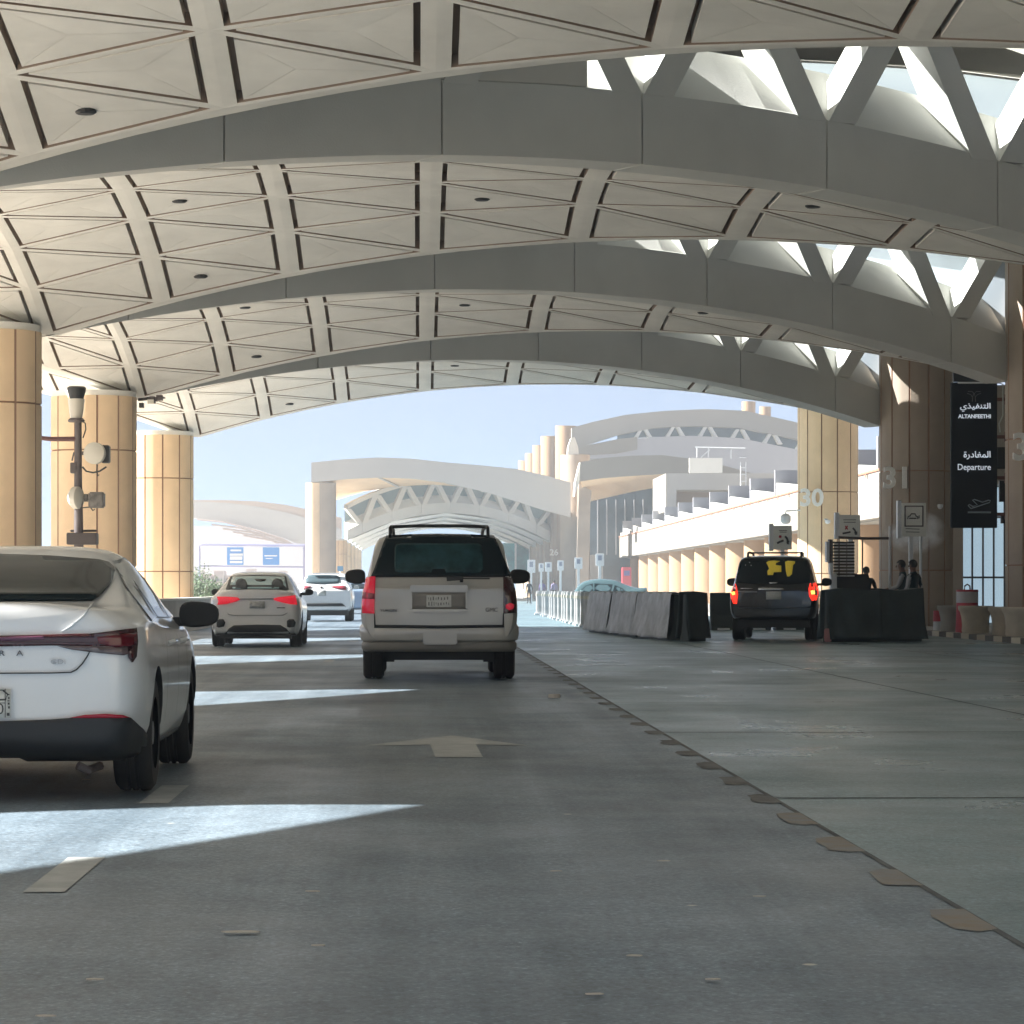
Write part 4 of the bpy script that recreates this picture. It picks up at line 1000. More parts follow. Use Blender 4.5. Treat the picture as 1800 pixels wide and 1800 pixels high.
# striped rack beside the booth
rk = thing('louvre_rack', 'upright rack of black horizontal slats with painted bright gaps beside the checkpoint booth', 'rack', (10.35, 75, .1))
mb = MB()
for i in range(11):
    y_ = 952+i*5.6; bx(1464, y_, 1502, y_+2.8, 75, .10, mb)
mb.build('slat_stack', M_black, rk)
mb = MB()
for i in range(11):
    y_ = 954.9+i*5.6; bx(1467, y_, 1502, y_+2.5, 75.03, .10, mb)
mb.build('bright_gap_strips', mat('bright gap strip', (.80, .80, .78), .5), rk)  # added pale strips stand in for bright background seen between slats
mb = MB(); bx(1474, 942, 1476, 1012, 74.97, .03, mb); bx(1488, 948, 1489, 1012, 74.97, .03, mb); bx(1458, 948, 1464, 990, 75, .3, mb); mb.build('frame', M_steel, rk)
mb = MB(); bx(1453, 952, 1459, 988, 75, .3, mb); bx(1459, 988, 1465, 1008, 75, .3, mb); bx(1461, 1008, 1471, 1046, 75, .3, mb); mb.build('pillar', M_galv, rk)
bt = thing('booth', 'low black booth cabinet behind the black sheet-covered barriers', 'booth', (10.9, 75.6, 0))
bx(1471, 1009, 1528, 1048, 75.4, 1.0).build('cabinet', M_black, bt, bevel=.03); a = P(1471, 1048, 75.4); b = P(1528, 1048, 75.4)
MB().box(a.x+.03, b.x-.03, 75.5, 76.3, 0, a.z).build('plinth', M_steel, bt)
mr = thing('mist_pipe', 'thin brown overhead pipe leading from the rack sign to the mist', 'pipe', (11, 76, 2.4))
mb = MB().tube([P(1474, 944.5, 75.9), P(1500, 946, 75.9), P(1530, 946.5, 75.9), P(1562, 946, 75.9)], .035, 7); mb.tube([P(1516, 946, 75.9), P(1516, 1010, 75.9)], .02, 6); mb.build('pipe', M_steel, mr)
for px_, py_, Yp, lb in ((1564.5, 925, 76.2, 'slim white pole left of the two attendants'), (1618.5, 918, 77.5, 'slim white pole right of the two attendants')):
    q = P(px_, py_, Yp); o = thing('pole', lb, 'pole', (q.x, Yp, 0))
    MB().tube([(q.x, Yp, 0), (q.x, Yp, q.z)], .035, 10).build('shaft', M_galv, o, smooth=True); MB().lathe([(0, 0), (.12, 0), (.12, .03), (0, .03)], (q.x, Yp, .0), 14).build('base_plate', M_galv, o)
for px_, py_, Yp, lb in ((1652, 889, 86.0, 'small white dome camera on the column numbered 31'), (1455, 916, 104.2, 'small white camera left of the striped rack sign, before the tan sunny column')):
    q = P(px_, py_, Yp); o = thing('camera_dome', lb, 'camera', q)
    MB().lathe([(0, -.10), (.05, -.09), (.085, -.05), (.095, 0), (.09, .04), (0, .05)], q, 16).build('dome', M_galv, o, smooth=True)
    MB().tube([q+Vector((-.12, .0, .06)), q+Vector((0, .1, .07)), q+Vector((0, .45, .05))], .025, 6).build('bracket', M_galv, o)
q = P(1381, 912, 104.5); o = thing('camera_dome', 'large hanging dome camera on an arm left of the column numbered 30', 'camera', q)
MB().lathe([(0, -.20), (.12, -.17), (.18, -.08), (.18, .08), (.10, .17), (0, .18)], q, 16).build('dome', mat('camera grey', (.5, .5, .5), .4), o, smooth=True); MB().tube([q+Vector((0, 0, .17)), q+Vector((0, 0, .27)), q+Vector((.5, 0, .3))], .03, 6).build('arm', M_galv, o)
# mist
def mist():
    a, b = P(1555, 895, 78.6), P(1668, 975, 78.6)
    mb = MB().box(a.x, b.x, 78.0, 79.6, b.z, a.z); m = bpy.data.materials.new('mist'); m.use_nodes = True; nt = m.node_tree; nt.nodes.clear(); N = nt.nodes.new; L = nt.links.new
    out = N('ShaderNodeOutputMaterial'); v = N('ShaderNodeVolumePrincipled'); v.inputs['Color'].default_value = (1, 1, 1, 1); v.inputs['Anisotropy'].default_value = .2
    tc = N('ShaderNodeTexCoord'); n = N('ShaderNodeTexNoise'); n.inputs['Scale'].default_value = 2.2; n.inputs['Detail'].default_value = 4; L(tc.outputs['Object'], n.inputs['Vector'])
    r = N('ShaderNodeMapRange'); r.inputs['From Min'].default_value = .46; r.inputs['From Max'].default_value = .72; r.inputs['To Max'].default_value = 6; L(n.outputs[0], r.inputs[0])
    # fade to the faces of the box
    g_ = N('ShaderNodeTexGradient'); g_.gradient_type = 'SPHERICAL'; mp = N('ShaderNodeMapping'); cx_, cy_, cz_ = (a.x+b.x)/2, 78.8, (a.z+b.z)/2
    L(tc.outputs['Generated'], mp.inputs[0]); mp.inputs['Location'].default_value = (-1, -1, -1); mp.inputs['Scale'].default_value = (2, 2, 2); L(mp.outputs[0], g_.inputs[0])
    m_ = N('ShaderNodeMath'); m_.operation = 'MULTIPLY'; L(r.outputs[0], m_.inputs[0]); L(g_.outputs[0], m_.inputs[1]); m2 = N('ShaderNodeMath'); m2.operation = 'MULTIPLY'; m2.inputs[1].default_value = 2.2; L(m_.outputs[0], m2.inputs[0])
    L(m2.outputs[0], v.inputs['Density']); L(v.outputs[0], out.inputs['Volume'])
    o = mb.build('mist', m); o['kind'] = 'stuff'; tag(o, 'thin white cloud of cooling mist drifting before the column numbered 31', 'mist')
mist()

# left side: equipment pole, floodlights on the column
ep = thing('equipment_pole', 'dark pole with two round antennas and a lamp head between the left columns', 'pole', (-7.35, 66, 0))
Ye = 66.0; g = zq(20, 680, 6)
E = lambda x, y, dY=0: P(*g([(x, y)])[0], Ye+dY)
mb = MB().tube([E(705, 340), E(705, 1000), E(710, 1550), Vector((E(710, 1550).x, Ye, 0))], [.075, .085, .105, .12], 14); mb.build('shaft', M_steel, ep, smooth=True)
mb = MB().lathe([(0, 0), (.13, 0), (.15, .08), (.20, .24), (.21, .32), (.17, .35), (0, .36)], E(688, 165), 18); mb.v = [Vector((v.x, v.y, v.z)) for v in mb.v]; mb.build('lamp_cap', M_black, ep, smooth=True)
a = E(685, 330); MB().lathe([(0, 0), (.13, 0), (.15, .1), (.185, .42), (0, .42)], a, 18).build('lamp_glass', mat('lamp glass', (.5, .48, .42), .3), ep, smooth=True)
MB().lathe([(0, -.10), (.17, -.09), (.19, -.05), (.14, 0), (0, .02)], a, 18).build('lamp_collar', M_steel, ep, smooth=True)
MB().tube([E(170, 525), E(410, 550), E(700, 550)], [.045, .05, .055], 8).build('cross_arm', mat('reddish brown steel', (.09, .035, .035), .6), ep)
def dish(cx_, cy_, w_, h_, yaw, backx, backw, name):
    c0 = E(cx_, cy_, -.1); d = Vector((-sin(yaw), -cos(yaw), 0)); r_ = h_/6*Ye/F/2
    mb = MB(); u = Vector((cos(yaw), -sin(yaw), 0)); up = Vector((0, 0, 1)); vs = []; n = 28
    for rr, oo in ((.0, .05), (.8, .045), (1, .02), (1, -.10), (.55, -.2), (0, -.22)):
        for k in range(n):
            t = 2*pi*k/n; vs.append(c0+u*rr*r_*cos(t)+up*rr*r_*sin(t)+d*oo)
    mb.add(vs, [(i*n+k, i*n+(k+1) % n, (i+1)*n+(k+1) % n, (i+1)*n+k) for i in range(5) for k in range(n)])
    o = mb.build(name, mat('radome cream', (.52, .50, .44), .55), ep, smooth=True)
    return c0
dish(872, 700, 210, 230, R(12), 0, 0, 'round_antenna')
dish(705, 1170, 80, 235, R(-68), 0, 0, 'round_antenna')
mb = MB(); a, b = E(945, 615, .1), E(1030, 800, .1); mb.box(a.x, b.x, Ye+.05, Ye+.45, b.z, a.z); mb.build('antenna_box', M_black, ep, bevel=.02)
mb = MB(); a, b = E(815, 1110), E(975, 1275); mb.box(a.x, b.x, Ye-.1, Ye+.35, b.z, a.z); a, b = E(750, 1130), E(815, 1210); mb.box(a.x, b.x, Ye, Ye+.2, b.z, a.z); mb.build('radio_unit', mat('mottled unit grey', (.13, .125, .12), .6, var=.6, scale=7), ep, bevel=.03)
mb = MB(); a, b = E(625, 800), E(690, 910); mb.box(a.x, b.x, Ye-.1, Ye+.2, b.z, a.z); mb.build('junction_box', M_steel, ep, bevel=.01)
mb = MB(); a, b = E(595, 1540), E(908, 1665); mb.box(a.x, b.x, Ye-.25, Ye+.25, b.z, a.z); mb.tube([E(620, 1520), E(900, 1518)], .03, 6); mb.build('equipment_cabinet', mat('cabinet brown black', (.05, .04, .04), .6), ep, bevel=.02)
mb = MB().tube([E(750, 845, -.1), E(790, 890, -.15), E(860, 905, -.15), E(930, 890, -.1), E(1000, 845)], .02, 6); mb.tube([E(735, 355), E(780, 385), E(785, 450), E(755, 540)], .015, 6); mb.tube([E(750, 1275), E(830, 1268), E(860, 1305), E(880, 1290)], .015, 6); mb.tube([E(905, 820), E(900, 880), E(910, 945), E(925, 925)], .015, 6); mb.build('cables', M_black, ep)
MB().bar(E(735, 700), E(800, 700), .08, .08).build('clamp', M_steel, ep); MB().bar(E(660, 690), E(640, 780), .03, .03).build('clamp', M_steel, ep)
fl = thing('floodlight_cluster', 'dark floodlights bracketed to the top of the second left column', 'floodlight', (-6.8, 74.2, 6))
Yf = 73.3; g3 = zq(0, 500, 3); G = lambda x, y, dY=0: P(*g3([(x, y)])[0], Yf+dY)
mb = MB().bar(G(735, 608, .9), G(800, 600), .07, .07); mb.build('bracket', M_black, fl)
for (x0, y0, x1, y1) in ((780, 592, 830, 628), (815, 585, 870, 612)):
    a, b = G(x0, y0), G(x1, y1); mb = MB().box(a.x, b.x, Yf-.2, Yf+.15, b.z, a.z); mb.build('lamp_body', M_steel, fl, bevel=.05)
a, b = G(782, 610), G(815, 632); MB().box(a.x, b.x, Yf-.24, Yf-.21, b.z, a.z).build('lamp_face', mat('lamp face pale', (.6, .58, .5), .4), fl)
a, b = G(735, 625, .5), G(757, 650, .5); MB().box(a.x, b.x, Yf+.4, Yf+.7, b.z, a.z).build('driver_box', M_black, fl)

# litter on the road
sc_ = None; random.seed(9)
for i, (px_, py_) in enumerate([(425, 1643), (1652, 1147), (975, 1228), (150, 1373), (1335, 1580), (1165, 1517), (1045, 1753), (1255, 1727), (975, 1535), (560, 1667), (80, 1792), (165, 1727), (548, 1571), (1115, 1685)]):
    Y_ = CZ*F/(py_-VY); X_ = (px_-VX)*Y_/F
    s_ = .045 if i in (0, 1, 2) else .018
    mb = MB(); pts_ = [Vector((X_+s_*1.5*cos(t)*random.uniform(.7, 1.2), Y_+s_*random.uniform(.7, 1.3)*sin(t)*.6, .008)) for t in [2*pi*k/7 for k in range(7)]]
    mb.prism(pts_, (0, 0, .004 if i != 2 else .04)); o = mb.build('paper_scrap', mat('pale scrap', (.55, .52, .46), .8))
    tag(o, {0: 'largest pale flat scrap on the asphalt in the left foreground', 1: 'white crumpled scrap on the slab before the planters', 2: 'crumpled pale scrap right behind the beige SUV'}.get(i, 'tiny pale scrap lying on the road surface'), 'litter', 'scraps on the road' if i > 2 else None)

# ---------------------------------------------------------------- people
def person(label, X, Y, z0, H, yaw, pose, cloth, trousers, skin, hair, shirt=None, group=None):
    """pose: dict of joint positions in body units (x right, y forward, z up; height 1.75)"""
    s = H/1.75; root = thing('person', label, 'person', (X, Y, z0), yaw, group); M = wmat(root)
    J = dict(pelvis=(0, 0, .93), waist=(0, .01, 1.06), chest=(0, .0, 1.27), neck0=(0, .0, 1.45), neck=(0, .015, 1.52), head=(0, .03, 1.60), crown=(0, .02, 1.69),
             shl=(-.16, 0, 1.41), shr=(.16, 0, 1.41), hipl=(-.09, 0, .88), hipr=(.09, 0, .88), kneel=(-.10, .02, .49), kneer=(.10, .02, .49),
             anl=(-.10, -.02, .09), anr=(.10, -.02, .09), toel=(-.11, .15, .035), toer=(.11, .15, .035), ell=(-.23, -.03, 1.13), elr=(.23, -.03, 1.13), wrl=(-.24, .04, .88), wrr=(.24, .04, .88))
    J.update(pose)
    rad = dict(pelvis=.135, waist=.12, chest=.145, neck0=.075, neck=.055, head=.085, crown=.075, shl=.07, shr=.07, hipl=.095, hipr=.095, kneel=.06, kneer=.06, anl=.045, anr=.045, toel=.035, toer=.035, ell=.045, elr=.045, wrl=.03, wrr=.03)
    names = list(J); idx = {n: i for i, n in enumerate(names)}; co = [Vector(J[n])*s for n in names]; rr = [rad[n]*s for n in names]
    E_ = [('pelvis', 'waist'), ('waist', 'chest'), ('chest', 'neck0'), ('neck0', 'neck'), ('neck', 'head'), ('head', 'crown'), ('chest', 'shl'), ('chest', 'shr'), ('shl', 'ell'), ('ell', 'wrl'), ('shr', 'elr'), ('elr', 'wrr'),
          ('pelvis', 'hipl'), ('pelvis', 'hipr'), ('hipl', 'kneel'), ('hipr', 'kneer'), ('kneel', 'anl'), ('kneer', 'anr'), ('anl', 'toel'), ('anr', 'toer')]
    ed = [(idx[a], idx[b]) for a, b in E_]
    for sd_, el, wr in ((-1, 'ell', 'wrl'), (1, 'elr', 'wrr')):
        d = (Vector(J[wr])-Vector(J[el])).normalized(); side = d.cross(Vector((0, 1, .3))).normalized(); w = Vector(J[wr])
        palm = w+d*.07; co.append(palm*s); rr.append(.030*s); pi_ = len(co)-1; ed.append((idx[wr], pi_))
        for q, (l1, off) in enumerate(((.075, -.027), (.085, -.009), (.08, .009), (.062, .027))):
            k1 = palm+side*off+d*.035; k2 = k1+d*l1*.5+Vector((0, .012, -.01)); k3 = k2+d*l1*.4+Vector((0, .02, 0))
            b0 = pi_
            for kk, r_ in ((k1, .010), (k2, .009), (k3, .0075)):
                co.append(kk*s); rr.append(r_*s); ed.append((b0, len(co)-1)); b0 = len(co)-1
        k1 = w+d*.03+side*sd_*.035; k2 = k1+d*.04+side*sd_*.015; b0 = idx[wr]
        for kk, r_ in ((k1, .012), (k2, .009)): co.append(kk*s); rr.append(r_*s); ed.append((b0, len(co)-1)); b0 = len(co)-1
    me = bpy.data.meshes.new('body'); me.from_pydata([tuple(v) for v in co], ed, []); o = bpy.data.objects.new('body', me); COL.objects.link(o)
    sk_ = o.modifiers.new('s', 'SKIN')
    for i, v in enumerate(me.skin_vertices[0].data): v.radius = (rr[i], rr[i]*(.78 if i < 3 else 1)); v.use_root = (i == 0)
    o.modifiers.new('u', 'SUBSURF').levels = 1
    dg = bpy.context.evaluated_depsgraph_get(); dg.update(); m2 = bpy.data.meshes.new_from_object(o.evaluated_get(dg)); o.modifiers.clear(); o.data = m2; m2.name = 'body'; o.parent = root
    for m_ in (skin, cloth, trousers, shirt or cloth): m2.materials.append(m_)
    for p in m2.polygons:
        p.use_smooth = True; c = p.center/s
        if c.z > 1.47: k = 0
        elif abs(c.x) > .185 or c.y > .17 and c.z > .75: k = 3 if min((c-Vector(J['wrl'])).length, (c-Vector(J['wrr'])).length) > .06 and (c.z > 1.0 or c.z > min(J['wrl'][2], J['wrr'][2])+.03) else 0
        elif c.z < .97: k = 2
        else: k = 1
        p.material_index = k
    hd = Vector(J['head'])
    # hair cap, eyes, nose, mouth, ears
    bm = bmesh.new(); bmesh.ops.create_uvsphere(bm, u_segments=18, v_segments=12, radius=1)
    vs = [M @ ((hd+Vector((v.co.x*.088, v.co.y*.102-.012, v.co.z*.10+.045)))*s) for v in bm.verts]
    fs = [tuple(l.vert.index for l in f.loops) for f in bm.faces if not (f.calc_center_median().y > .35 and f.calc_center_median().z < .35) and f.calc_center_median().z > -.75]; bm.free()
    MB().add(vs, fs).build('hair', hair, root, smooth=True)
    def blob(name, p, r3, m_):
        bm = bmesh.new(); bmesh.ops.create_uvsphere(bm, u_segments=10, v_segments=6, radius=1); p = Vector(p)
        MB().add([M @ ((hd+p+Vector((v.co.x*r3[0], v.co.y*r3[1], v.co.z*r3[2])))*s) for v in bm.verts], [tuple(l.vert.index for l in f.loops) for f in bm.faces]).build(name, m_, root, smooth=True); bm.free()
    for sg in (-1, 1): blob('eye', (sg*.032, .078, .02), (.012, .008, .007), M_ink); blob('ear', (sg*.085, 0, .005), (.012, .022, .03), skin)
    blob('nose', (0, .092, -.005), (.012, .016, .022), skin); blob('mouth', (0, .080, -.045), (.024, .008, .006), mat('lips', (.22, .08, .07), .6))
    blob('shoe', (-.11-hd.x, .06-hd.y, .04-hd.z), (.05, .14, .045), M_black); blob('shoe', (.11-hd.x, .06-hd.y, .04-hd.z), (.05, .14, .045), M_black)
    return root
sk1 = mat('skin brown', (.14, .075, .05), .6); hair_ = mat('black hair', (.012, .011, .011), .6)
vest = mat('dark vest', (.020, .045, .055), .7); shirt_ = mat('grey shirt', (.36, .37, .38), .7); trs = mat('black trousers', (.010, .012, .015), .8); dark_ = mat('dark uniform', (.020, .026, .030), .8)
q = P(1587, 0, 68.9)
person('attendant in dark vest and pale shirt facing left, hands held forward', q.x, 68.9, 0, 1.84, R(78), dict(ell=(-.22, .10, 1.16), elr=(.22, .08, 1.15), wrl=(-.12, .33, 1.10), wrr=(.10, .33, 1.10), head=(0, .05, 1.60)), vest, trs, sk1, hair_, shirt_)
q = P(1606, 0, 68.2)
person('attendant in dark vest and grey shirt turned half left, arms hanging, nearest the white pole', q.x, 68.2, 0, 1.84, R(50), dict(ell=(-.23, .02, 1.14), elr=(.23, -.06, 1.15), wrl=(-.20, .18, .98), wrr=(.25, -.02, .90)), vest, trs, sk1, hair_, shirt_)
q = P(1523, 0, 78.5)
person('person in dark clothes standing with their back turned behind the booth', q.x, 78.5, 0, 1.76, R(8), dict(ell=(-.27, .06, 1.15), elr=(.27, .06, 1.15), wrl=(-.10, .22, 1.08), wrr=(.10, .22, 1.08)), dark_, trs, sk1, hair_, dark_)
purp = mat('purple cloth', (.16, .13, .30), .8)
for px_, lb, cl in ((953, 'distant person in purple beside the far kerb signs', purp), (974, 'distant person in lilac nearest the far canopy column', mat('lilac cloth', (.28, .25, .40), .8)), (930, 'distant person in dark clothes by the far entrance, leftmost of three', dark_)):
    q = P(px_, 0, 222); person(lb, q.x, 222, .1, 1.75, R(20), {}, cl, trs, sk1, hair_)

# ---------------------------------------------------------------- far things: second canopy, terminal, signs
M_far = mat('far precast', (.50, .48, .45), .8, var=.05, scale=.1)
M_farw = mat('far pale wall', (.30, .275, .235), .8, var=.04, scale=.1)
M_tan = mat('far tan column', (.40, .255, .14), .8, var=.06, scale=.3)
M_fglass = mat('far glazing', (.06, .09, .11), .15, var=.5, scale=.25, spec=.5)
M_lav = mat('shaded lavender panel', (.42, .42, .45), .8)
fc = canopy(294.0, 303.0, 1, 4, 4, 'far_canopy', 'distant second vaulted canopy over the road with zigzag struts', False, rise=11.2)
mb = MB(); top = [(547, 813), (607, 807), (667, 804), (723, 806), (787, 813), (847, 818), (907, 824), (960, 836), (1003, 848)]; bot = [(547, 848), (607, 842), (667, 839), (723, 841), (787, 849), (847, 863), (907, 881), (960, 898), (1003, 909)]
strip(mb, top, bot, 283, .8).build('fascia', M_far, fc)
mb = MB(); web = [(588, 880), (640, 864), (700, 855), (760, 852), (820, 856), (890, 868), (930, 880), (955, 890), (978, 900)]
for i in range(len(bot)-1):
    a, b, c_, d = P(*bot[i], 283.8), P(*bot[i+1], 283.8), P(*web[i+1], 296), P(*web[i], 296); mb.add([a, b, c_, d, a+Vector((0, 0, .5)), b+Vector((0, 0, .5)), c_+Vector((0, 0, .5)), d+Vector((0, 0, .5))], [(0, 1, 2, 3), (7, 6, 5, 4), (0, 4, 5, 1), (3, 2, 6, 7)])
mb.build('front_soffit', M_column, fc)
mb = MB()
for i in (2, 4, 5, 6):
    a, b = P(bot[i][0], bot[i][1]+.6, 284), P(web[i][0], web[i][1]+.6, 295); mb.bar(a, b, .25, .12)
mb.build('soffit_ribs', M_far, fc)
def far_col(px, r, Y, z0, z1, name, m, par): 
    x = (px-VX)*Y/F; return MB().lathe([(r, z0), (r, z1), (0, z1)], (x, Y, 0), 20).build(name, m, par, smooth=True)
far_col(564, 1.45, 285, 0, CZ+(VY-849)*285/F, 'front_column', M_colr, fc); far_col(552, .7, 284, 0, CZ+(VY-849)*284/F, 'front_column', M_column, fc)  # second slim tan shaft puts the column's sunlit side into colour
far_col(1011, 1.40, 286, 0, CZ+(VY-800)*286/F, 'front_column', M_colr, fc)
mb = plate([(998, 800), (999, 785), (1004, 770), (1010, 768), (1016, 785), (1018, 800)], 285, 2.4); mb.build('column_cap', M_white, fc)
text_mb('26', .85, P(966, 976, 291.5), .1, .02).build('column_number', M_num, fc)
mb = MB(); bx(860, 955, 975, 1010, 360, 1, mb); mb.build('teal_glazing', mat('teal glazing', (.03, .20, .22), .2, var=.7, scale=.5, spec=.5), fc)
mb = MB()
for x_ in (905, 930, 952): bx(x_, 955, x_+3, 1010, 359, .9, mb)
bx(952, 972, 968, 978, 358.5, .4, mb); mb.build('glazing_posts', M_galv, fc)

tb_ = thing('terminal_building', 'large pale terminal with stacked arches, glazing and a sloping colonnaded ramp at right', 'building', (28, 240, 0))
# ground colonnade with long ramp wall above it
WX = 20.0
mb = MB().add([], [])
za, zb_ = CZ+.262*WX, CZ+.155*WX
mb.box(WX, WX+.5, 118, 304, zb_, za); mb.build('ramp_wall', M_farw, tb_)
mb = MB().box(WX-.06, WX-.01, 118, 304, za-.12, za-.02)
for i in range(40): mb.box(WX-.09, WX-.07, 120+i*4.7, 120.25+i*4.7, za-.30, za-.12)
mb.build('rail', mat('red brown rail', (.38, .16, .10), .7), tb_)
for i in range(15):
    y_ = 119+12.6*i
    MB().prism([(WX+.1, y_+.35, za), (WX+.1, y_+12.5, za), (WX+.1, y_+12.5, za+.70), (WX+.1, y_+.35, za+.15)], (.3, 0, 0)).build('stepped_parapet', M_white, tb_)
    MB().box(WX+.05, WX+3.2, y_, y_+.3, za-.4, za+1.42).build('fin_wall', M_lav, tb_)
mb = MB().box(WX+.5, WX+14, 118, 300, zb_-.05, zb_+.3); mb.build('ramp_deck', M_farw, tb_)
mb = MB().box(WX-1.8, WX-.01, 303, 306, .1, za+.6); mb.build('end_pier', M_far, tb_)
for i in range(16):
    MB().lathe([(1.25, 0.1), (1.25, zb_-.05)], (WX+1.75, 122+11.3*i, 0), 20).build('colonnade_column', M_tan, tb_, smooth=True)
MB().box(WX+6, WX+6.5, 118, 305, .1, zb_).build('colonnade_back_wall', mat('orange buff wall', (.42, .25, .13), .8), tb_)
# recessed block
mb = MB(); bx(1172, 832, 1410, 861, 250, 14, mb); bx(1172, 861, 1189, 899, 250, 14, mb); mb.build('block_frame', M_far, tb_)
a = P(1172, 832, 250); b = P(1172, 899, 250); MB().box(a.x-.06, a.x-.005, 250, 264, b.z, a.z).build('block_side', M_farw, tb_)
mb = MB(); bx(1189, 861, 1410, 905, 256, .5, mb); mb.build('block_recess', mat('shaded recess brown', (.34, .28, .23), .8), tb_)  # shade inside the recess put into the wall colour
# glazed hall with sloping soffit and fascia
mb = MB(); strip(mb, [(1020, 812), (1060, 805), (1110, 801), (1165, 800), (1212, 806), (1260, 815), (1330, 834)], [(1018, 846), (1060, 840), (1110, 836), (1165, 833), (1212, 836), (1260, 845), (1330, 862)], 275, 1.2).build('hall_fascia', M_farw, tb_)
MB().prism([P(1010, 872, 275.5), P(1011, 850, 275.5), P(1020, 812, 275.5), P(1024, 812, 275.5), P(1018, 850, 275.5)], (0, 3, 0)).build('fascia_tip', M_white, tb_)
mb = MB(); A_ = [(1020, 847), (1060, 841), (1110, 837), (1180, 834)]; B_ = [(1036, 882), (1075, 873), (1110, 865), (1180, 852)]
for i in range(3):
    a, b, c_, d = P(*A_[i], 276), P(*A_[i+1], 276), P(*B_[i+1], 299), P(*B_[i], 299); mb.prism([a, b, c_, d], (0, 0, .4))
mb.build('hall_soffit', M_column, tb_)
MB().prism([P(1036, 882, 300), P(1075, 873, 300), P(1110, 865, 300), P(1180, 852, 300), P(1180, 1040, 300), P(1036, 1040, 300)], (0, .4, 0)).build('hall_glazing', M_fglass, tb_)
mb = MB()
for x_ in (1050, 1066, 1082, 1098, 1114, 1130): bx(x_, 878, x_+1.6, 975, 299.5, .3, mb)
mb.build('mullions', M_lav, tb_)
bx(1036, 975, 1060, 1036, 298, 1.0).build('base_wall', M_far, tb_)
MB().prism([P(1018, 850, 282), P(1040, 862, 282), P(1038, 885, 282), P(1034, 1036, 282), P(1012, 1036, 282)], (0, 3, 0)).build('hall_pier', M_colr, tb_)
# upper tiers
U = [(1005, 752), (1040, 742), (1100, 729), (1170, 722), (1240, 719), (1310, 722), (1395, 741), (1500, 772)]
Lw = [(1005, 792), (1040, 780), (1085, 765), (1150, 752), (1215, 749), (1300, 752), (1395, 771), (1500, 806)]
mb = MB(); strip(mb, U, Lw, 330, 1.5).build('upper_arch', M_farw, tb_)
strip(MB(), [(1085, 762), (1150, 749), (1215, 746), (1300, 750), (1395, 769), (1500, 802)], [(1085, 772), (1150, 768), (1215, 767), (1300, 771), (1395, 789), (1500, 822)], 331.6, .5).build('upper_windows', M_fglass, tb_)
for i in range(9):
    mb = MB()
    x_ = 1131+57*i*.995; yt_ = 750+(abs(x_-1215)/180)**2*20; yb_ = 768+(abs(x_-1215)/180)**2*20
    for sg in (-1, 1):
        mb.prism([P(x_+sg*1, yt_, 330.2), P(x_+sg*7, yt_, 330.2), P(x_+sg*18, yb_, 330.2), P(x_+sg*11, yb_, 330.2)], (0, 1.3, 0))
    mb.build('window_strut', M_white, tb_)
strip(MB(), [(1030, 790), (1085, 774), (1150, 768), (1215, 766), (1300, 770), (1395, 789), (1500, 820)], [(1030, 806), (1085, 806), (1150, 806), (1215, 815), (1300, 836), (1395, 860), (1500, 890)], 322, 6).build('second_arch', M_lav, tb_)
strip(MB(), [(1005, 790), (1040, 781), (1085, 772), (1120, 768)], [(1005, 800), (1040, 800), (1085, 797), (1120, 790)], 321.8, .15).build('arch_ledge', M_farw, tb_)
mb = MB(); bx(1000, 800, 1560, 1036, 345, 20, mb); mb.build('main_mass', M_farw, tb_)
for (px_, w_, yt_, Y_) in ((995, 38, 749, 345), (967, 33, 767, 375), (951, 30, 783, 400), (937, 28, 797, 425), (924, 26, 810, 450), (1316, 24, 706, 350), (1345, 20, 715, 360)):
    far_col(px_, w_/2*Y_/F, Y_, 3, CZ+(VY-yt_)*Y_/F, 'roof_column', M_tan, tb_)
mb = MB(); bx(919, 818, 1010, 1036, 452, 30, mb); mb.build('rear_mass', M_farw, tb_)
# roof frame and ladder
mb = MB()
for (x0, y0, x1, y1) in ((1302, 812, 1302, 862), (1311, 812, 1311, 862), (1302, 822, 1311, 822), (1302, 834, 1311, 834), (1302, 846, 1311, 846), (1225, 786, 1225, 804), (1245, 786, 1245, 804), (1222, 786, 1310, 788), (1232, 804, 1248, 790), (1285, 790, 1285, 806), (1300, 804, 1312, 804)):
    mb.tube([P(x0, y0, 249), P(x1, y1, 249)], .05, 6)
tag(mb.build('roof_ladder', M_galv), 'thin white ladder and guard rails on the terminal roof', 'ladder')
bx(1212, 805, 1270, 831, 262, .5).build('roof_screen', M_white, tb_)
rk_ = thing('kiosk', 'small red kiosk in front of the far colonnade', 'kiosk', P(1101, 1035, 262))
a = P(1094, 997, 262); b = P(1110, 1036, 262); MB().box(a.x, b.x, 262, 263, .1, a.z).build('cabinet', mat('kiosk red', (.50, .05, .07), .5), rk_, bevel=.05); bx(1097, 1003, 1107, 1012, 261.9, .08).build('screen', mat('kiosk screen', (.12, .1, .3), .3), rk_)

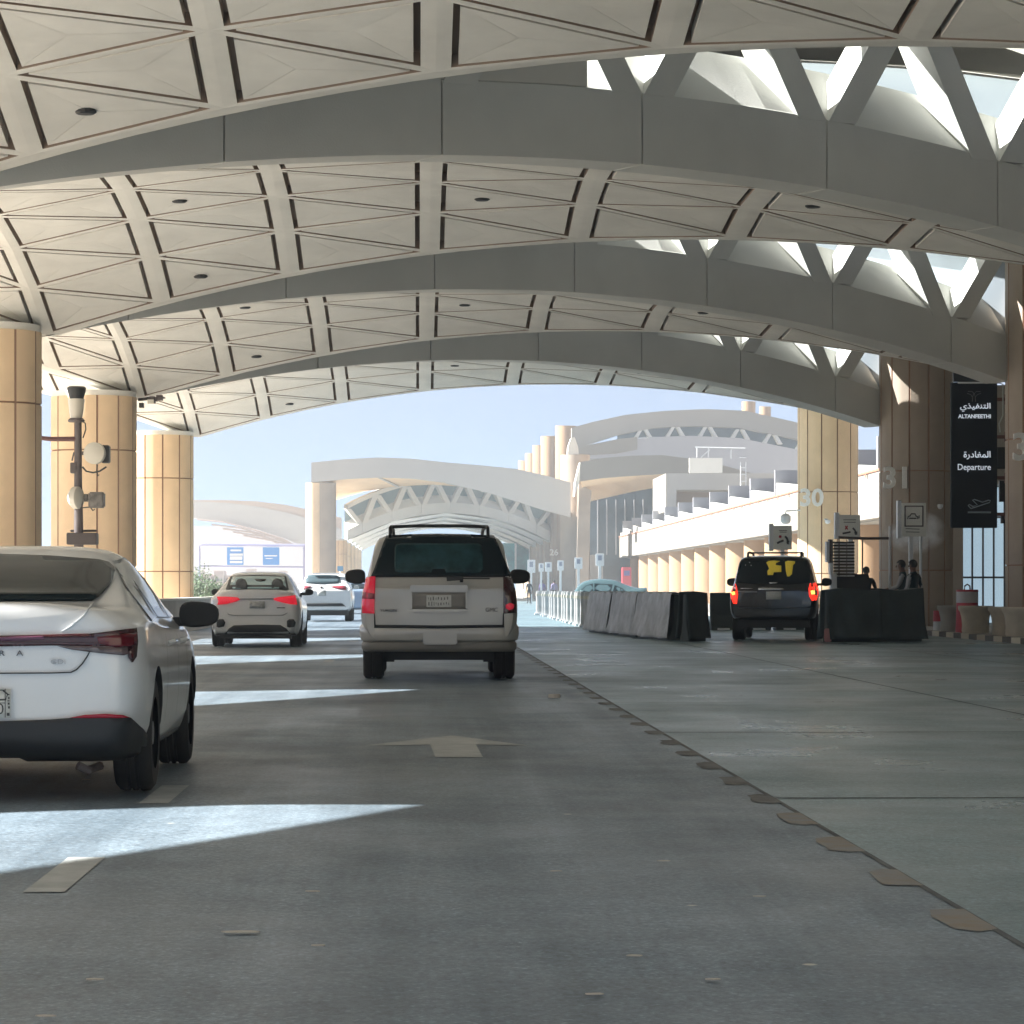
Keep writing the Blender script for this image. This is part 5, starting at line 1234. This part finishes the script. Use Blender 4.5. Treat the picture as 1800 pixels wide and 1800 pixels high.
# sign posts along the far kerb
for i, (x0, y0, x1, y1) in enumerate(((1047, 973, 1062, 995), (1010, 980, 1024, 1000), (980, 985, 991, 1003), (958, 988, 970, 1005), (947, 990, 956, 1005), (927, 984, 941, 1007))):
    Y_ = [150, 171, 193, 210, 221, 230][i]; a, b = P(x0, y0, Y_), P(x1, y1, Y_)
    o = thing('road_sign', ['white parking sign on a post nearest the teal sedan, tallest of the far signs', 'white sign on a post before the big far canopy column', 'white sign on a post left of the big far canopy column', 'white sign on a post by the number 26 column', 'small white sign second from left in the far row', 'tall white board at the left end of the far sign row'][i], 'sign', ((a.x+b.x)/2, Y_, 0))
    MB().box(a.x, b.x, Y_, Y_+.06, b.z, a.z).build('board', M_galv, o, bevel=.02); m_ = (a.x+b.x)/2
    MB().box(m_-.07, m_+.07, Y_+.06, Y_+.14, 0, b.z+.3).build('post', M_galv, o)
    w_ = (b.x-a.x)*.22; h_ = (a.z-b.z); MB().box(m_-w_, m_+w_, Y_-.02, Y_-.005, b.z+h_*.45, b.z+h_*.85).build('symbol', mat('blue grey symbol', (.30, .33, .42), .5), o)
# gantry with two blue signs
ga = thing('gantry', 'pale sign gantry carrying two blue motorway signs in the hazy distance', 'gantry', P(440, 1035, 330))
Yg = 330; M_gan = mat('gantry violet grey', (.30, .30, .48), .6)
mb = MB().tube([P(350, 1040, Yg), P(350, 965, Yg), P(351, 959, Yg), P(356, 957, Yg), P(537, 959, Yg)], .16, 8); mb.tube([P(350, 995, Yg), P(537, 997, Yg)], .10, 8); mb.tube([P(535, 957, Yg), P(535, 1040, Yg)], .14, 8); mb.build('frame', M_gan, ga)
for x0, x1, k in ((399, 428, 0), (462, 491, 1)):
    sg = bx(x0, 962, x1, 993, Yg-.35, .15).build('blue_sign', mat('sign blue', (.03, .22, .62), .5), ga)
    mb = MB()
    if k == 0: bx(404, 973, 427, 977, Yg-.42, .05, mb); bx(405, 966, 424, 969, Yg-.42, .05, mb); bx(404, 978, 426, 984, Yg-.42, .05, mb); bx(404, 986, 426, 990, Yg-.42, .05, mb)
    else: bx(465, 976, 487, 978, Yg-.42, .05, mb); bx(467, 981, 479, 982.3, Yg-.42, .05, mb)
    mb.build('sign_lettering', M_galv, sg)
q = P(598, 0, 270); sgn = thing('road_sign', 'small blue sign between the far canopy column and the white SUV', 'sign', (q.x, 270, 0)); bx(593, 995, 603, 1004, 270, .1).build('board', mat('sign blue b', (.06, .22, .42), .5), sgn); MB().tube([(q.x, 270.15, 0), (q.x, 270.15, 3)], .06, 8).build('post', M_galv, sgn)
# distant arched hall at left
dh = thing('distant_hall', 'pale distant hall with a broad arched roof beyond the gantry', 'building', P(440, 1035, 430))
T1 = [(250, 884), (345, 879), (400, 879), (450, 881), (500, 887), (545, 896), (600, 910)]; T2 = [(250, 890), (345, 881), (400, 884), (450, 890), (500, 900), (545, 912), (600, 930)]
B1 = [(250, 906), (345, 911), (400, 919), (450, 930), (500, 946), (545, 966), (600, 995)]
strip(MB(), T1, T2, 431, 2).build('roof_edge', mat('distant tan', (.58, .44, .33), .8), dh); strip(MB(), T2, B1, 429, 3).build('arched_shell', M_far, dh)
mb = MB()
for i, (x0, y0) in enumerate(((346, 913), (372, 922), (392, 929), (410, 935), (428, 941))):
    mb.tube([P(x0, y0, 428), P(x0+50, y0+5+i, 428), P(x0+100-i*8, y0+18, 428), P(500+i*6, 948+i*3, 428)], .14, 6)
mb.build('rib_lines', mat('rib brown', (.40, .31, .27), .8), dh)
mb = MB(); bx(250, 925, 545, 1036, 470, 8, mb); mb.build('wall', mat('distant pale lilac', (.66, .66, .72), .8), dh)
lb_ = thing('low_buildings', 'low hazy pinkish buildings at the foot of the distant hall', 'building', P(380, 1035, 380))
random.seed(21)
mb = MB()
for i in range(9):
    x0 = 338+i*19; h0 = random.uniform(1000, 1014); bx(x0, h0, x0+random.uniform(12, 18), 1037, 380+i*2, 6, mb)
mb.build('walls', mat('dusty pink', (.55, .47, .45), .85, var=.1, scale=.2), lb_)
mb = MB()
for i in range(9):
    for j in range(3): x0 = 341+i*19+j*4.5; bx(x0, 1017, x0+2, 1022, 379.8+i*2, .15, mb)
mb.build('windows', M_fglass, lb_)
# shrubs beyond the parapet
M_leaf = mat('shrub leaves', (.11, .17, .085), .7, var=.4, scale=1.2); M_leaf.node_tree.nodes['Principled BSDF'].inputs['Roughness'].default_value = .6
M_trunk = mat('stem bark', (.12, .09, .06), .9)
for i, (px_, Y_, r_, h_) in enumerate(((352, 138, .9, 1.8), (374, 146, .8, 1.6), (395, 152, .7, 1.4), (345, 170, 1.3, 2.6))):
    x_ = (px_-VX)*Y_/F; o = thing('shrub', ['green shrub beyond the parapet, right against the third left column', 'low green shrub second from the third left column', 'low green shrub left of the white crossover roof', 'taller hazy shrub standing behind the low ones'][i], 'shrub', (x_, Y_, 0)); rnd = random.Random(i)
    mb = MB()
    for q in range(900):
        u = Vector((rnd.gauss(0, 1), rnd.gauss(0, 1), rnd.gauss(0, 1))).normalized(); rr = r_*(rnd.random()**.4)*(1+.25*sin(u.x*5+i)*cos(u.z*4)); p = Vector((x_+u.x*rr, Y_+u.y*rr, h_*.55+u.z*rr*h_*.45/r_)); 
        if p.z < .1: continue
        a = Vector((rnd.uniform(-1, 1), rnd.uniform(-1, 1), rnd.uniform(-1, 1))).normalized()*.07; b = a.cross(u).normalized()*.04
        mb.add([p-a, p+b, p+a, p-b], [(0, 1, 2, 3)])
    mb.build('foliage', M_leaf, o, recalc=False)
    mb = MB()
    for q in range(5): mb.tube([(x_+rnd.uniform(-.1, .1), Y_, 0), (x_+rnd.uniform(-.4, .4), Y_+rnd.uniform(-.3, .3), h_*.7)], [.03, .012], 6)
    mb.build('stems', M_trunk, o)

# ---------------------------------------------------------------- haze
hz = MB().box(-420, 420, -140, 620, -1.2, 60)
hm = bpy.data.materials.new('haze'); hm.use_nodes = True; nt = hm.node_tree; nt.nodes.clear()
out = nt.nodes.new('ShaderNodeOutputMaterial'); pv = nt.nodes.new('ShaderNodeVolumePrincipled'); pv.inputs['Color'].default_value = (.50, .54, .59, 1); pv.inputs['Density'].default_value = .0010; pv.inputs['Anisotropy'].default_value = 0
nt.links.new(pv.outputs[0], out.inputs['Volume'])
ho = hz.build('haze', hm); ho['kind'] = 'stuff'; tag(ho, 'pale dusty air filling the whole scene', 'haze')
